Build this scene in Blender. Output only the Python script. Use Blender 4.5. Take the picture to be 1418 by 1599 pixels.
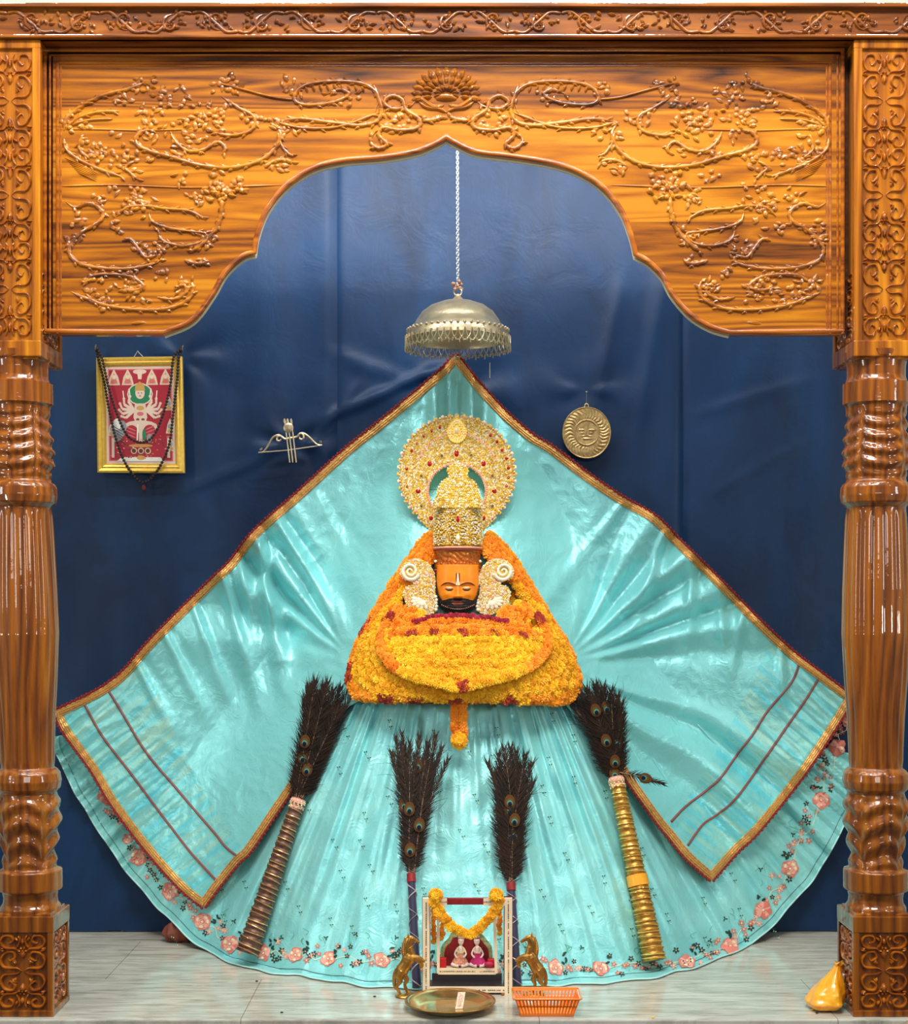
import bpy, math, random
from mathutils import Vector, noise, Matrix
random.seed(7)
for o in list(bpy.data.objects): bpy.data.objects.remove(o)
SC = bpy.context.scene
COL = SC.collection
PI = math.pi
# ---------------------------------------------------------------- camera, light, exposure
F, D, CH = 2273.0, 5.0, 1.4036          # focal length in pixels, camera distance from the column fronts, camera height
cam = bpy.data.objects.new('camera', bpy.data.cameras.new('camera')); COL.objects.link(cam)
cam.location = (0, -D, CH); cam.rotation_euler = (PI/2, 0, 0)
cam.data.sensor_fit = 'VERTICAL'; cam.data.sensor_height = 24.0
cam.data.lens = F*24.0/1599.0; cam.data.shift_y = 150.5/1599.0
cam.data.clip_start = .05; cam.data.clip_end = 100
SC.camera = cam
SC.view_settings.view_transform = 'Standard'; SC.view_settings.look = 'None'
SC.view_settings.exposure = 0.38; SC.view_settings.gamma = 1.0; SC.view_settings.use_curve_mapping = False
wd = bpy.data.worlds.new('hall_light'); SC.world = wd; wd.use_nodes = True
bg = wd.node_tree.nodes['Background']; bg.inputs[0].default_value = (.86, .93, 1, 1); bg.inputs[1].default_value = .085
def area(name, loc, target, sx, sy, power, color=(1, 1, 1)):
    l = bpy.data.lights.new(name, 'AREA'); l.shape = 'RECTANGLE'; l.size = sx; l.size_y = sy; l.energy = power; l.color = color
    o = bpy.data.objects.new(name, l); COL.objects.link(o); o.location = loc
    o.rotation_euler = (Vector(target)-Vector(loc)).to_track_quat('-Z', 'Y').to_euler()
    return o
area('hall_panel_light', (.1, -3.0, 5.6), (0, 1.0, 1.0), 1.8, 1.0, 112, (1, .98, .93))
area('frontal_fill_light', (.2, -7.2, 2.7), (0, 1.0, 1.1), 2.6, .8, 40, (1, .98, .94))  # added fill from behind the camera, lifts the flower tail under the garlands
for i, (x, y, z) in enumerate([(-1.5, -1.7, 4.7), (-.55, -2.0, 5.0), (.45, -2.0, 5.0), (1.4, -1.7, 4.7)]):
    area('hall_and_added_tube', (x, y, z), (x*.6, y+1.6, 2.0), 1.3 if abs(x) > 1 else .7, .09, 20, (1, .97, .9))
for x in (-1.9, -.6, .7, 2.0):
    area('hall_and_added_tube', (x, -.75, 5.1), (x*.8, .3, 2.8), .9, .08, 12, (1, .96, .88))  # extra unseen overhead row, added for glints on the carved relief
for x, z in ((-4.4, 2.0), (4.6, 2.2)):
    area('side_fill_light', (x, -2.4, z), (0, .3, 1.4), .5, 1.1, 20, (.95, .98, 1))  # unseen side lights, added to bring out the cloth folds
for i, (x, y, z) in enumerate([(-2.6, -1.2, 4.5), (-1.0, -1.0, 4.9), (.1, -1.3, 4.6), (1.1, -1.0, 4.9), (2.7, -1.2, 4.5), (-3.2, -2.6, 3.4), (3.2, -2.6, 3.6), (-2.9, -2.0, 1.2), (2.9, -2.0, 1.4)]):
    area('sparkle_light', (x, y, z), (x*.3, .1, 2.9), .14, .14, 9, (1, .93, .82))  # small unseen lights added to make the varnished carving sparkle
area('shrine_tube_light', (0, .34, 3.42), (0, 1.25, 2.5), 2.2, .06, 16, (.93, .97, 1))
# ---------------------------------------------------------------- helpers
def P(px, py, y):                        # the place in the shrine that stands at depth y
    return Vector(((px-709)*(D+y)/F, y, CH-(py-950)*(D+y)/F))
def K(y): return (D+y)/F                 # metres per pixel at depth y
def Yg(py): return CH*F/(py-950)-D       # depth of the floor under an image row
def ss(a, b, x):
    t = max(0.0, min(1.0, (x-a)/(b-a))); return t*t*(3-2*t)
def lerp(a, b, t): return a+(b-a)*t
def interp(tab, x):
    if x <= tab[0][0]: return tab[0][1]
    for (a, va), (b, vb) in zip(tab, tab[1:]):
        if x <= b: return lerp(va, vb, (x-a)/(b-a))
    return tab[-1][1]
def N(x, y=0.0, z=0.0): return noise.noise(Vector((x, y, z)))
def cr(pts, n=8, closed=False):          # Catmull-Rom through 2D or 3D points
    pts = [Vector(p) for p in pts]; out = []
    m = len(pts)
    for i in range(m if closed else m-1):
        g = (lambda k: pts[k % m]) if closed else (lambda k: pts[max(0, min(m-1, k))])
        p0, p1, p2, p3 = g(i-1), g(i), g(i+1), g(i+2)
        for j in range(n):
            t = j/n
            out.append(.5*((2*p1)+(p2-p0)*t+(2*p0-5*p1+4*p2-p3)*t*t+(3*p1-p0-3*p2+p3)*t**3))
    if not closed: out.append(pts[-1].copy())
    return out
def resample(pts, step):
    pts = [Vector(p) for p in pts]; L = [0]
    for a, b in zip(pts, pts[1:]): L.append(L[-1]+(b-a).length)
    n = max(2, int(round(L[-1]/step))+1); out = []; k = 0
    for i in range(n):
        s = L[-1]*i/(n-1)
        while k < len(L)-2 and L[k+1] < s: k += 1
        d = L[k+1]-L[k]; out.append(pts[k].lerp(pts[k+1], (s-L[k])/d if d > 1e-9 else 0))
    return out
ORG = {}
def world_org(o):
    return ORG.get(o.name, Vector((0, 0, 0))) if o is not None else Vector((0, 0, 0))
class MB:
    def __init__(s): s.v = []; s.f = []; s.m = []
    def add(s, vs, fs, mi=0):
        b = len(s.v); s.v.extend([tuple(v) for v in vs])
        for f in fs: s.f.append(tuple(b+i for i in f)); s.m.append(mi)
    def grid(s, fn, nu, nv, mi=0, cu=False, cap=False):
        vs = [fn(i/nu if cu else i/(nu-1), j/(nv-1)) for j in range(nv) for i in range(nu)]
        fs = []; mm = nu if cu else nu-1
        for j in range(nv-1):
            for i in range(mm):
                a = j*nu+i; b = j*nu+(i+1) % nu
                fs.append((a, b, b+nu, a+nu))
        if cap: fs.append(tuple(range(nu))[::-1]); fs.append(tuple((nv-1)*nu+i for i in range(nu)))
        b = len(s.v); s.v.extend([tuple(v) for v in vs])
        for f in fs:
            s.f.append(tuple(b+i for i in f)); s.m.append(mi if not callable(mi) else mi(f[0] % nu, f[0]//nu))
    def tube(s, pts, r, seg=8, mi=0, flat=1.0, up=None, cap=True):
        pts = [Vector(p) for p in pts]; n = len(pts)
        if n < 2: return
        rr = r if isinstance(r, (list, tuple)) else [r]*n
        ring = []; prev = None
        for i, p in enumerate(pts):
            t = (pts[min(n-1, i+1)]-pts[max(0, i-1)])
            t = t.normalized() if t.length > 1e-9 else Vector((0, 0, 1))
            if up is not None: a = Vector(up)
            elif prev is not None: a = prev
            else: a = Vector((0, -1, 0)) if abs(t.y) < .9 else Vector((1, 0, 0))
            a = a-t*a.dot(t)
            if a.length < 1e-6: a = t.orthogonal()
            a.normalize(); b = t.cross(a); prev = a
            ring.append([p+a*(rr[i]*flat*math.cos(2*PI*k/seg))+b*(rr[i]*math.sin(2*PI*k/seg)) for k in range(seg)])
        b0 = len(s.v)
        for q in ring: s.v.extend([tuple(v) for v in q])
        for i in range(n-1):
            for k in range(seg):
                s.f.append((b0+i*seg+k, b0+i*seg+(k+1) % seg, b0+(i+1)*seg+(k+1) % seg, b0+(i+1)*seg+k)); s.m.append(mi)
        if cap:
            s.f.append(tuple(b0+k for k in range(seg))[::-1]); s.m.append(mi)
            s.f.append(tuple(b0+(n-1)*seg+k for k in range(seg))); s.m.append(mi)
    def lathe(s, prof, c, seg=32, mi=0, axis='z', mod=None):
        c = Vector(c); vs = []; fs = []; n = len(prof)
        for i, (r, h) in enumerate(prof):
            for k in range(seg):
                a = 2*PI*k/seg; q = r*(mod(a, i) if mod else 1)
                if axis == 'z': vs.append(c+Vector((q*math.cos(a), q*math.sin(a), h)))
                else: vs.append(c+Vector((q*math.cos(a), -h, q*math.sin(a))))
        for i in range(n-1):
            for k in range(seg):
                fs.append((i*seg+k, i*seg+(k+1) % seg, (i+1)*seg+(k+1) % seg, (i+1)*seg+k))
        s.add(vs, fs, mi)
    def ball(s, c, r, seg=8, rings=6, mi=0, rot=None):
        if not isinstance(r, (tuple, list)): r = (r, r, r)
        c = Vector(c); vs = [];
        for j in range(1, rings):
            t = PI*j/rings
            for i in range(seg):
                a = 2*PI*i/seg; vs.append(Vector((r[0]*math.sin(t)*math.cos(a), r[1]*math.sin(t)*math.sin(a), r[2]*math.cos(t))))
        vs.append(Vector((0, 0, r[2]))); vs.append(Vector((0, 0, -r[2])))
        if rot is not None: vs = [rot @ v for v in vs]
        vs = [c+v for v in vs]; fs = []; T = len(vs)-2; B = T+1
        for j in range(rings-2):
            for i in range(seg): fs.append((j*seg+i, (j+1)*seg+i, (j+1)*seg+(i+1) % seg, j*seg+(i+1) % seg))
        for i in range(seg):
            fs.append((T, i, (i+1) % seg)); fs.append((B, (rings-2)*seg+(i+1) % seg, (rings-2)*seg+i))
        s.add(vs, fs, mi)
    def box(s, lo, hi, mi=0, rot=None, piv=None):
        (x0, y0, z0), (x1, y1, z1) = lo, hi
        vs = [Vector(q) for q in ((x0, y0, z0), (x1, y0, z0), (x1, y1, z0), (x0, y1, z0), (x0, y0, z1), (x1, y0, z1), (x1, y1, z1), (x0, y1, z1))]
        if rot is not None:
            p = Vector(piv) if piv is not None else Vector(((x0+x1)/2, (y0+y1)/2, (z0+z1)/2))
            vs = [p+rot @ (v-p) for v in vs]
        s.add(vs, [(0, 3, 2, 1), (4, 5, 6, 7), (0, 1, 5, 4), (1, 2, 6, 5), (2, 3, 7, 6), (3, 0, 4, 7)], mi)
    def prism(s, outline, y0, y1, mi=0):  # outline of (x, z), front face at y0
        n = len(outline); area2 = sum(outline[i][0]*outline[(i+1) % n][1]-outline[(i+1) % n][0]*outline[i][1] for i in range(n))
        if area2 < 0: outline = outline[::-1]
        vs = [(x, y0, z) for x, z in outline]+[(x, y1, z) for x, z in outline]
        s.add(vs, [tuple(range(n)), tuple(n+i for i in range(n))[::-1]]+[(i, n+i, n+(i+1) % n, (i+1) % n) for i in range(n)], mi)
    def relief(s, pts, w, h, FR, mi=0, seg=5):   # half-round carved tendril; w half widths, h heights; FR(a, b, out) -> point
        n = len(pts); pts = [Vector((p[0], p[1])) for p in pts]
        ww = w if isinstance(w, list) else [w]*n; hh = h if isinstance(h, list) else [h]*n
        vs = []
        for i, p in enumerate(pts):
            t = pts[min(n-1, i+1)]-pts[max(0, i-1)]
            t = t.normalized() if t.length > 1e-9 else Vector((1, 0)); b = Vector((-t.y, t.x))
            for k in range(seg+1):
                a = PI*k/seg; q = p+b*(ww[i]*math.cos(a)); vs.append(FR(q.x, q.y, hh[i]*math.sin(a)-.0006))
        fs = [(i*(seg+1)+k, i*(seg+1)+k+1, (i+1)*(seg+1)+k+1, (i+1)*(seg+1)+k) for i in range(n-1) for k in range(seg)]
        s.add(vs, fs, mi)
    def build(s, name, mats, parent=None, smooth=True, angle=42, bevel=0, solid=0, subsurf=0, recalc=False):
        org = world_org(parent); me = bpy.data.meshes.new(name)
        me.from_pydata([(v[0]-org.x, v[1]-org.y, v[2]-org.z) for v in s.v], [], s.f)
        if not isinstance(mats, (list, tuple)): mats = [mats]
        for m in mats: me.materials.append(m)
        if len(mats) > 1: me.polygons.foreach_set('material_index', s.m)
        if recalc:
            import bmesh
            bm = bmesh.new(); bm.from_mesh(me); bmesh.ops.recalc_face_normals(bm, faces=bm.faces); bm.to_mesh(me); bm.free()
        if smooth:
            me.polygons.foreach_set('use_smooth', [True]*len(me.polygons))
            if angle < 179: me.set_sharp_from_angle(angle=math.radians(angle))
        me.update()
        o = bpy.data.objects.new(name, me); COL.objects.link(o)
        if parent is not None: o.parent = parent
        ORG[o.name] = org
        if bevel:
            b = o.modifiers.new('bevel', 'BEVEL'); b.width = bevel; b.segments = 2; b.limit_method = 'ANGLE'; b.angle_limit = math.radians(50)
        if solid:
            b = o.modifiers.new('thickness', 'SOLIDIFY'); b.thickness = solid; b.offset = 1
        if subsurf:
            b = o.modifiers.new('smooth', 'SUBSURF'); b.levels = subsurf; b.render_levels = subsurf
        return o
def tag(o, label=None, cat=None, group=None, kind=None):
    if label: o['label'] = label
    if cat: o['category'] = cat
    if group: o['group'] = group
    if kind: o['kind'] = kind
    return o
def thing(name, label, cat, loc, group=None):
    o = bpy.data.objects.new(name, None); COL.objects.link(o); o.location = loc; o.empty_display_size = .05
    ORG[o.name] = Vector(loc); return tag(o, label, cat, group)
def srgb(r, g, b):
    f = lambda c: (c/255/12.92) if c/255 <= .04045 else ((c/255+.055)/1.055)**2.4
    return (f(r), f(g), f(b), 1)
# ---------------------------------------------------------------- materials
def new_mat(name):
    m = bpy.data.materials.new(name); m.use_nodes = True; nt = m.node_tree
    return m, nt, nt.nodes['Principled BSDF']
def ND(nt, t, **kw):
    n = nt.nodes.new(t)
    for k, v in kw.items():
        if k in n.inputs: n.inputs[k].default_value = v
        else: setattr(n, k, v)
    return n
def setp(b, **kw):
    names = dict(rough='Roughness', metal='Metallic', coat='Coat Weight', coatr='Coat Roughness', sheen='Sheen Weight', sheenr='Sheen Roughness', spec='Specular IOR Level', sss='Subsurface Weight', alpha='Alpha', trans='Transmission Weight', aniso='Anisotropic', ior='IOR')
    for k, v in kw.items(): b.inputs[names[k]].default_value = v
def bump(nt, b, height, strength=.3, dist=.003, base=None):
    n = ND(nt, 'ShaderNodeBump'); n.inputs['Strength'].default_value = strength; n.inputs['Distance'].default_value = dist
    nt.links.new(height, n.inputs['Height']); nt.links.new(n.outputs[0], b.inputs['Normal']); return n
def coords(nt, scale=(1, 1, 1), rot=(0, 0, 0)):
    t = ND(nt, 'ShaderNodeTexCoord'); mp = ND(nt, 'ShaderNodeMapping'); mp.inputs['Scale'].default_value = scale; mp.inputs['Rotation'].default_value = rot
    nt.links.new(t.outputs['Object'], mp.inputs['Vector']); return mp.outputs[0]
def ramp(nt, fac, stops):
    r = ND(nt, 'ShaderNodeValToRGB'); e = r.color_ramp.elements
    while len(e) < len(stops): e.new(.5)
    for el, (p, c) in zip(e, stops): el.position = p; el.color = c
    nt.links.new(fac, r.inputs[0]); return r.outputs[0]
def noise_tex(nt, vec, scale=5, detail=4, rough=.5, dist=0):
    n = ND(nt, 'ShaderNodeTexNoise'); n.inputs['Scale'].default_value = scale; n.inputs['Detail'].default_value = detail
    n.inputs['Roughness'].default_value = rough; n.inputs['Distortion'].default_value = dist
    if vec is not None: nt.links.new(vec, n.inputs['Vector'])
    return n.outputs['Fac']
def math_n(nt, op, a, b=None):
    n = ND(nt, 'ShaderNodeMath', operation=op)
    for i, q in enumerate((a, b)):
        if q is None: continue
        if isinstance(q, (int, float)): n.inputs[i].default_value = q
        else: nt.links.new(q, n.inputs[i])
    return n.outputs[0]
def mixc(nt, fac, a, b, mode='MIX'):
    n = ND(nt, 'ShaderNodeMix', data_type='RGBA', blend_type=mode)
    for s, q in ((n.inputs[0], fac), (n.inputs[6], a), (n.inputs[7], b)):
        if isinstance(q, (int, float, tuple)): s.default_value = q
        else: nt.links.new(q, s)
    return n.outputs[2]
def plain(name, c, rough=.5, nz=None, bmp=0, bs=200, **kw):
    m, nt, b = new_mat(name); b.inputs['Base Color'].default_value = srgb(*c); setp(b, rough=rough, **kw)
    v = coords(nt)
    if nz:
        f = noise_tex(nt, v, nz[0], 3); nt.links.new(ramp(nt, f, [(.3, srgb(*c)), (.7, srgb(*nz[1]))]), b.inputs['Base Color'])
    if bmp: bump(nt, b, noise_tex(nt, v, bs, 3), bmp, .002)
    return m
def wood(name, grain='x', light=(170, 100, 5), mid=(124, 65, 5), dark=(46, 20, 4), plank=0, seed=0.0, bands=26):
    m, nt, b = new_mat(name)
    sc = {'x': (.62, 9, 9), 'z': (10, 10, .5)}[grain]
    t = ND(nt, 'ShaderNodeTexCoord'); mp = ND(nt, 'ShaderNodeMapping'); mp.inputs['Scale'].default_value = sc
    mp.inputs['Location'].default_value = (seed, seed*1.7, seed*.6)
    nt.links.new(t.outputs['Object'], mp.inputs['Vector']); vec = mp.outputs[0]
    pl = None
    if plank:
        sp = ND(nt, 'ShaderNodeSeparateXYZ'); nt.links.new(t.outputs['Object'], sp.inputs[0])
        q = math_n(nt, 'FLOOR', math_n(nt, 'DIVIDE', sp.outputs[2], plank))
        wn = ND(nt, 'ShaderNodeTexWhiteNoise', noise_dimensions='1D'); nt.links.new(q, wn.inputs['W']); pl = wn.outputs['Value']
        off = ND(nt, 'ShaderNodeCombineXYZ'); nt.links.new(math_n(nt, 'MULTIPLY', pl, 9.0), off.inputs[0]); nt.links.new(math_n(nt, 'MULTIPLY', pl, 5.0), off.inputs[1])
        va = ND(nt, 'ShaderNodeVectorMath', operation='ADD'); nt.links.new(vec, va.inputs[0]); nt.links.new(off.outputs[0], va.inputs[1]); vec = va.outputs[0]
    n1 = noise_tex(nt, vec, .7, 2, .45, .22)                     # large growth rings
    rings = math_n(nt, 'PINGPONG', math_n(nt, 'MULTIPLY', n1, bands), 1.0)
    fine = noise_tex(nt, vec, 7, 6, .7)
    big = noise_tex(nt, vec, 1.1, 2)
    fac = math_n(nt, 'ADD', math_n(nt, 'MULTIPLY', rings, .34), math_n(nt, 'ADD', math_n(nt, 'MULTIPLY', fine, .62), math_n(nt, 'MULTIPLY', big, .55)))
    if pl is not None: fac = math_n(nt, 'ADD', fac, math_n(nt, 'MULTIPLY', math_n(nt, 'SUBTRACT', pl, .5), .28))
    c = ramp(nt, fac, [(.34, srgb(*dark)), (.58, srgb(*mid)), (.86, srgb(*light)), (1.0, srgb(min(255, light[0]+14), light[1]+18, light[2]+14))])
    nt.links.new(c, b.inputs['Base Color']); setp(b, rough=.42, coat=1.0, coatr=.035, spec=.2)
    cb = ND(nt, 'ShaderNodeBump'); cb.inputs['Strength'].default_value = .55 if 'carving' in name else .25; cb.inputs['Distance'].default_value = .003
    nt.links.new(noise_tex(nt, coords(nt), 60 if 'carving' in name else 22, 3), cb.inputs['Height']); nt.links.new(cb.outputs[0], b.inputs['Coat Normal'])
    bump(nt, b, fine, .15, .002)
    return m
W_PANEL = wood('teak_panel', 'x', plank=.197, seed=1.3)
W_CARVE = wood('teak_carving', 'x', (164, 88, 8), (120, 56, 6), (58, 24, 5), seed=4.1)
W_BEAM = wood('teak_beam', 'x', (128, 68, 8), (88, 42, 6), (36, 16, 4), seed=7.7)
W_COL = wood('teak_column', 'z', (146, 80, 8), (104, 51, 6), (46, 20, 4), seed=2.2, bands=18)
W_BLOCK = wood('teak_block', 'z', (180, 108, 8), (136, 72, 6), (68, 31, 5), seed=5.2, bands=14)
W_DARK = wood('teak_recess_shade', 'x', (70, 34, 14), (48, 24, 10), (26, 13, 6), seed=3.2)  # shade in the gap under the beam and beside the panel, put into the colour
def marble():
    m, nt, b = new_mat('white_marble')
    v = coords(nt, (1, 5, 1), (0, 0, .12))
    f = noise_tex(nt, v, 2.2, 8, .62, 1.2); g = noise_tex(nt, coords(nt, (2, 16, 1), (0, 0, .1)), 2.6, 8, .7, .6)
    c1 = ramp(nt, f, [(.28, srgb(170, 164, 150)), (.5, srgb(190, 188, 177)), (.72, srgb(202, 200, 190))])
    c2 = ramp(nt, g, [(.33, srgb(122, 124, 120)), (.42, srgb(196, 196, 188)), (.55, (1, 1, 1, 1))])
    c = mixc(nt, .62, c1, c2, 'MULTIPLY')
    t = ND(nt, 'ShaderNodeTexCoord'); br = ND(nt, 'ShaderNodeTexBrick'); br.offset = .42
    br.inputs['Scale'].default_value = 1; br.inputs['Mortar Size'].default_value = .0016; br.inputs['Brick Width'].default_value = 1.02; br.inputs['Row Height'].default_value = .62
    br.inputs['Color1'].default_value = (1, 1, 1, 1); br.inputs['Color2'].default_value = (.95, .95, .94, 1); br.inputs['Mortar'].default_value = (.45, .42, .38, 1)
    mp = ND(nt, 'ShaderNodeMapping'); mp.inputs['Location'].default_value = (.30, .11, 0); nt.links.new(t.outputs['Object'], mp.inputs[0]); nt.links.new(mp.outputs[0], br.inputs['Vector'])
    nt.links.new(mixc(nt, 1.0, c, br.outputs['Color'], 'MULTIPLY'), b.inputs['Base Color']); setp(b, rough=.16, spec=.5)
    return m
M_MARBLE = marble()
def satin(name, base, alt=None, rough=.34, streak=None):
    m, nt, b = new_mat(name); b.inputs['Base Color'].default_value = srgb(*base)
    setp(b, rough=rough, sheen=.15, sheenr=.4, spec=.6, metal=.28)
    v = coords(nt)
    if alt:
        if streak:
            m1 = ND(nt, 'ShaderNodeMapping'); m1.inputs['Rotation'].default_value = (0, streak, 0); nt.links.new(coords(nt), m1.inputs['Vector'])
            m2 = ND(nt, 'ShaderNodeMapping'); m2.inputs['Scale'].default_value = (2.2, 3, 24); nt.links.new(m1.outputs[0], m2.inputs['Vector'])
            f = noise_tex(nt, m2.outputs[0], 1.5, 4, .6, .5)
        else: f = noise_tex(nt, v, 7, 3)
        nt.links.new(ramp(nt, f, [(.36, srgb(*base)), (.66, srgb(*alt))]), b.inputs['Base Color'])
    w = noise_tex(nt, v, 14, 5, .6, 1.5); rid = math_n(nt, 'ABSOLUTE', math_n(nt, 'SUBTRACT', w, .5))
    bump(nt, b, math_n(nt, 'ADD', rid, math_n(nt, 'MULTIPLY', noise_tex(nt, v, 45, 3), .12)), .42, .012)
    return m
M_SHAWL = satin('aqua_satin', (140, 221, 222), rough=.36)
M_SHOT = satin('shot_aqua_silk', (104, 214, 226), (164, 222, 208), .34, streak=.67)
M_SHOT2 = satin('shot_aqua_silk_right', (104, 214, 226), (164, 222, 208), .34, streak=-.72)
M_SKIRT = satin('aqua_silk', (136, 218, 220), (152, 226, 224), rough=.36)
def curtain_mat():
    m, nt, b = new_mat('blue_velvet'); v = coords(nt)
    f = noise_tex(nt, coords(nt, (1, 1, .5)), 3.2, 5, .6, .6)
    nt.links.new(ramp(nt, f, [(.3, srgb(9, 34, 66)), (.7, srgb(16, 56, 98))]), b.inputs['Base Color'])
    setp(b, rough=.46, sheen=.3, sheenr=.45, spec=.3); b.inputs['Sheen Tint'].default_value = srgb(90, 140, 210)
    bump(nt, b, math_n(nt, 'ADD', noise_tex(nt, v, 6, 5, .6, .8), math_n(nt, 'MULTIPLY', noise_tex(nt, v, 30, 3), .12)), .16, .02)
    return m
M_CURT = curtain_mat()
M_WALL = plain('pale_plaster', (196, 206, 192), .8, (3, (188, 198, 186)))
M_BRASS = plain('aged_brass', (204, 152, 76), .34, (30, (160, 112, 50)), .4, 150, metal=.85)
M_GOLD = plain('polished_gold', (246, 206, 100), .28, (60, (232, 184, 70)), .2, 150, metal=.5)
M_SILVER = plain('tarnished_silver', (222, 204, 170), .36, (25, (196, 176, 140)), .5, 90, metal=.8)
M_PALE = plain('cream_enamel', (245, 226, 190), .4, metal=.1)
M_PEARL = plain('pearl', (250, 238, 208), .25, coat=.5)
M_YBEAD = plain('yellow_bead', (246, 206, 84), .25, coat=.5)
M_RUBY = plain('ruby', (170, 20, 16), .12, coat=1)
M_GREENGEM = plain('dark_gem', (40, 52, 40), .12, coat=1)
M_RED = plain('red_velvet', (150, 18, 26), .6, (80, (120, 12, 20)))
M_DRED = plain('maroon_lace', (140, 30, 34), .7)
M_BLACK = plain('black_thread', (18, 15, 14), .6)
# ================================================================= SETTING
def struct(o): o['kind'] = 'structure'; return o
b = MB(); b.box((-2.2, -.030, -.045), (2.2, 1.45, 0)); struct(b.build('floor', M_MARBLE, smooth=False, bevel=.006))
M_EDGE = plain('pink_cream_marble_edge', (214, 196, 172), .35, (9, (190, 160, 140)))
b = MB(); b.box((-2.2, -.018, -.5), (2.2, .3, -.045)); struct(b.build('trim_1', M_EDGE, smooth=False, bevel=.004))
b = MB(); b.box((-2.3, 1.45, -.05), (2.3, 1.55, 5.2)); struct(b.build('wall_back', M_WALL, smooth=False))
b = MB(); b.box((-2.3, .1, -.05), (-2.2, 1.45, 4.3)); struct(b.build('wall_left', M_WALL, smooth=False))
b = MB(); b.box((2.2, .1, -.05), (2.3, 1.45, 4.3)); struct(b.build('wall_right', M_WALL, smooth=False))
# ---------------------------------------------------------------- blue curtain lining the back wall
SEAMS = (522, 1066)
def wrinkle(px, py, cx, cy, n, amp, rad, ph=0):
    dx, dy = px-cx, py-cy; r = math.hypot(dx, dy)
    if r > rad*3: return 0
    a = math.atan2(dy, dx)
    return amp*.55*math.exp(-(r/rad)**2)*ss(4, 34, r)*math.sin(a*n+ph+.8*math.sin(a*2)+.9*N(r*.02, ph))
def curtainD(px, py):
    d = .010*N(px*.006, py*.0022, 3)+.010*N(px*.016+5, py*.004)
    for k, s in enumerate(SEAMS):
        t = px-s; d += .013*math.exp(-(t/7.0)**2) if abs(t) < 40 else 0
        d += (.006 if t > 0 else -.006)*math.exp(-abs(t)/60)
    d -= wrinkle(px, py, 453, 690, 5, .020, 75, .4)+wrinkle(px, py, 916, 610, 4, .012, 90, 1)+wrinkle(px, py, 700, 620, 6, .02, 120, 2)
    d -= wrinkle(px, py, 285, 560, 5, .014, 90, 1.2)
    # long diagonal drags towards the pins
    for (ax, ay, bx, by, wd_, am) in ((540, 640, 700, 570, 9, .02), (250, 640, 180, 700, 8, .008), (960, 480, 930, 640, 12, .013), (1040, 420, 1000, 640, 14, .012), (540, 560, 650, 600, 14, .014), (480, 700, 560, 600, 7, .010), (400, 720, 300, 760, 10, .010), (230, 1180, 330, 1440, 22, .012), (1110, 640, 1240, 600, 10, .008), (1130, 760, 1240, 700, 8, .007)):
        vx, vy = bx-ax, by-ay; L = math.hypot(vx, vy); t = ((px-ax)*vx+(py-ay)*vy)/L/L
        if -.4 < t < 1.4:
            q = ((px-ax)*vy-(py-ay)*vx)/L; d -= am*math.exp(-(q/wd_)**2)*ss(-.4, .2, t)*(1-ss(.8, 1.4, t))
    return 1.315+d
def cpt(u, v):
    px = lerp(-60, 1478, u); py = lerp(60, 1475, v); y = curtainD(px, py); p = P(px, py, y)
    q = P(px, py, 1.315); q.y = y
    q.z = max(.006, min(3.9, q.z)); return q
b = MB(); b.grid(cpt, 300, 280); o = b.build('wall_curtain', M_CURT, solid=.003)
tag(o, 'deep navy blue velvet curtain covering the whole back wall of the shrine', 'curtain')
# ---------------------------------------------------------------- carved columns
def spiral(cx, cy, r0, a0, turns, sgn=1, n=18, r1=.12):
    return [(cx+(r0*(1-(1-r1)*t))*math.cos(a0+sgn*turns*2*PI*t), cy+(r0*(1-(1-r1)*t))*math.sin(a0+sgn*turns*2*PI*t)) for t in [i/(n-1) for i in range(n)]]
def taper(n, a, b_=None, e=.25):
    b_ = a if b_ is None else b_
    return [max(.12*a, lerp(a, b_, i/(n-1))*min(1, (i+.6)/(e*n+.01), (n-i-.4)/(e*n+.01))) for i in range(n)]
def leaf(mb, x, y, ang, L, w, h, FR, mi=0, curl=0.5):   # a pointed acanthus leaf with a rib
    pts = []
    for i in range(9):
        t = i/8; a = ang+curl*t*t*1.6; pts.append((x, y)); x += L/8*math.cos(a); y += L/8*math.sin(a)
    prof = [max(.05, math.sin(PI*min(1, t/8*1.02+.02))**.7) for t in range(9)]
    mb.relief(pts, [w*q for q in prof], [h*q for q in prof], FR, mi, 4)
def scroll(mb, pts, w, h, FR, n=6, e=.2, mi=0, seg=5, sprout=0):
    c = cr([(p[0], p[1]) for p in pts], n)
    if sprout:                            # leaf lobes along both edges of the tendril
        L = 0; k = 0
        for i in range(2, len(c)-1):
            L += (c[i]-c[i-1]).length
            if L > sprout:
                L = 0; k += 1; d = c[i]-c[i-1]; a = math.atan2(d.y, d.x); sd = 1 if k % 2 else -1
                leaf(mb, c[i].x, c[i].y, a+sd*.42, sprout*1.35, w*.85, h*.9, FR, 0, sd*.35)
    tw = taper(len(c), w, None, e)
    if sprout: tw = [q*(1+.28*math.sin(i*1.9)) for i, q in enumerate(tw)]
    mb.relief(c, tw, [max(h*.4, q) for q in taper(len(c), h, None, e)], FR, mi, seg)
    return c
def dotring(mb, x, y, r, n, s, h, FR):
    for k in range(n):
        a = 2*PI*k/n; leaf(mb, x+r*.25*math.cos(a), y+r*.25*math.sin(a), a, r*.8, s, h, FR, 0, .1)
    mb.relief([(x-s*.9, y), (x-s*.4, y), (x, y), (x+s*.4, y), (x+s*.9, y)], [s*.4, s*.8, s*.95, s*.8, s*.4], [h*.5, h*1.2, h*1.4, h*1.2, h*.5], FR, 0, 5)
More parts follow.
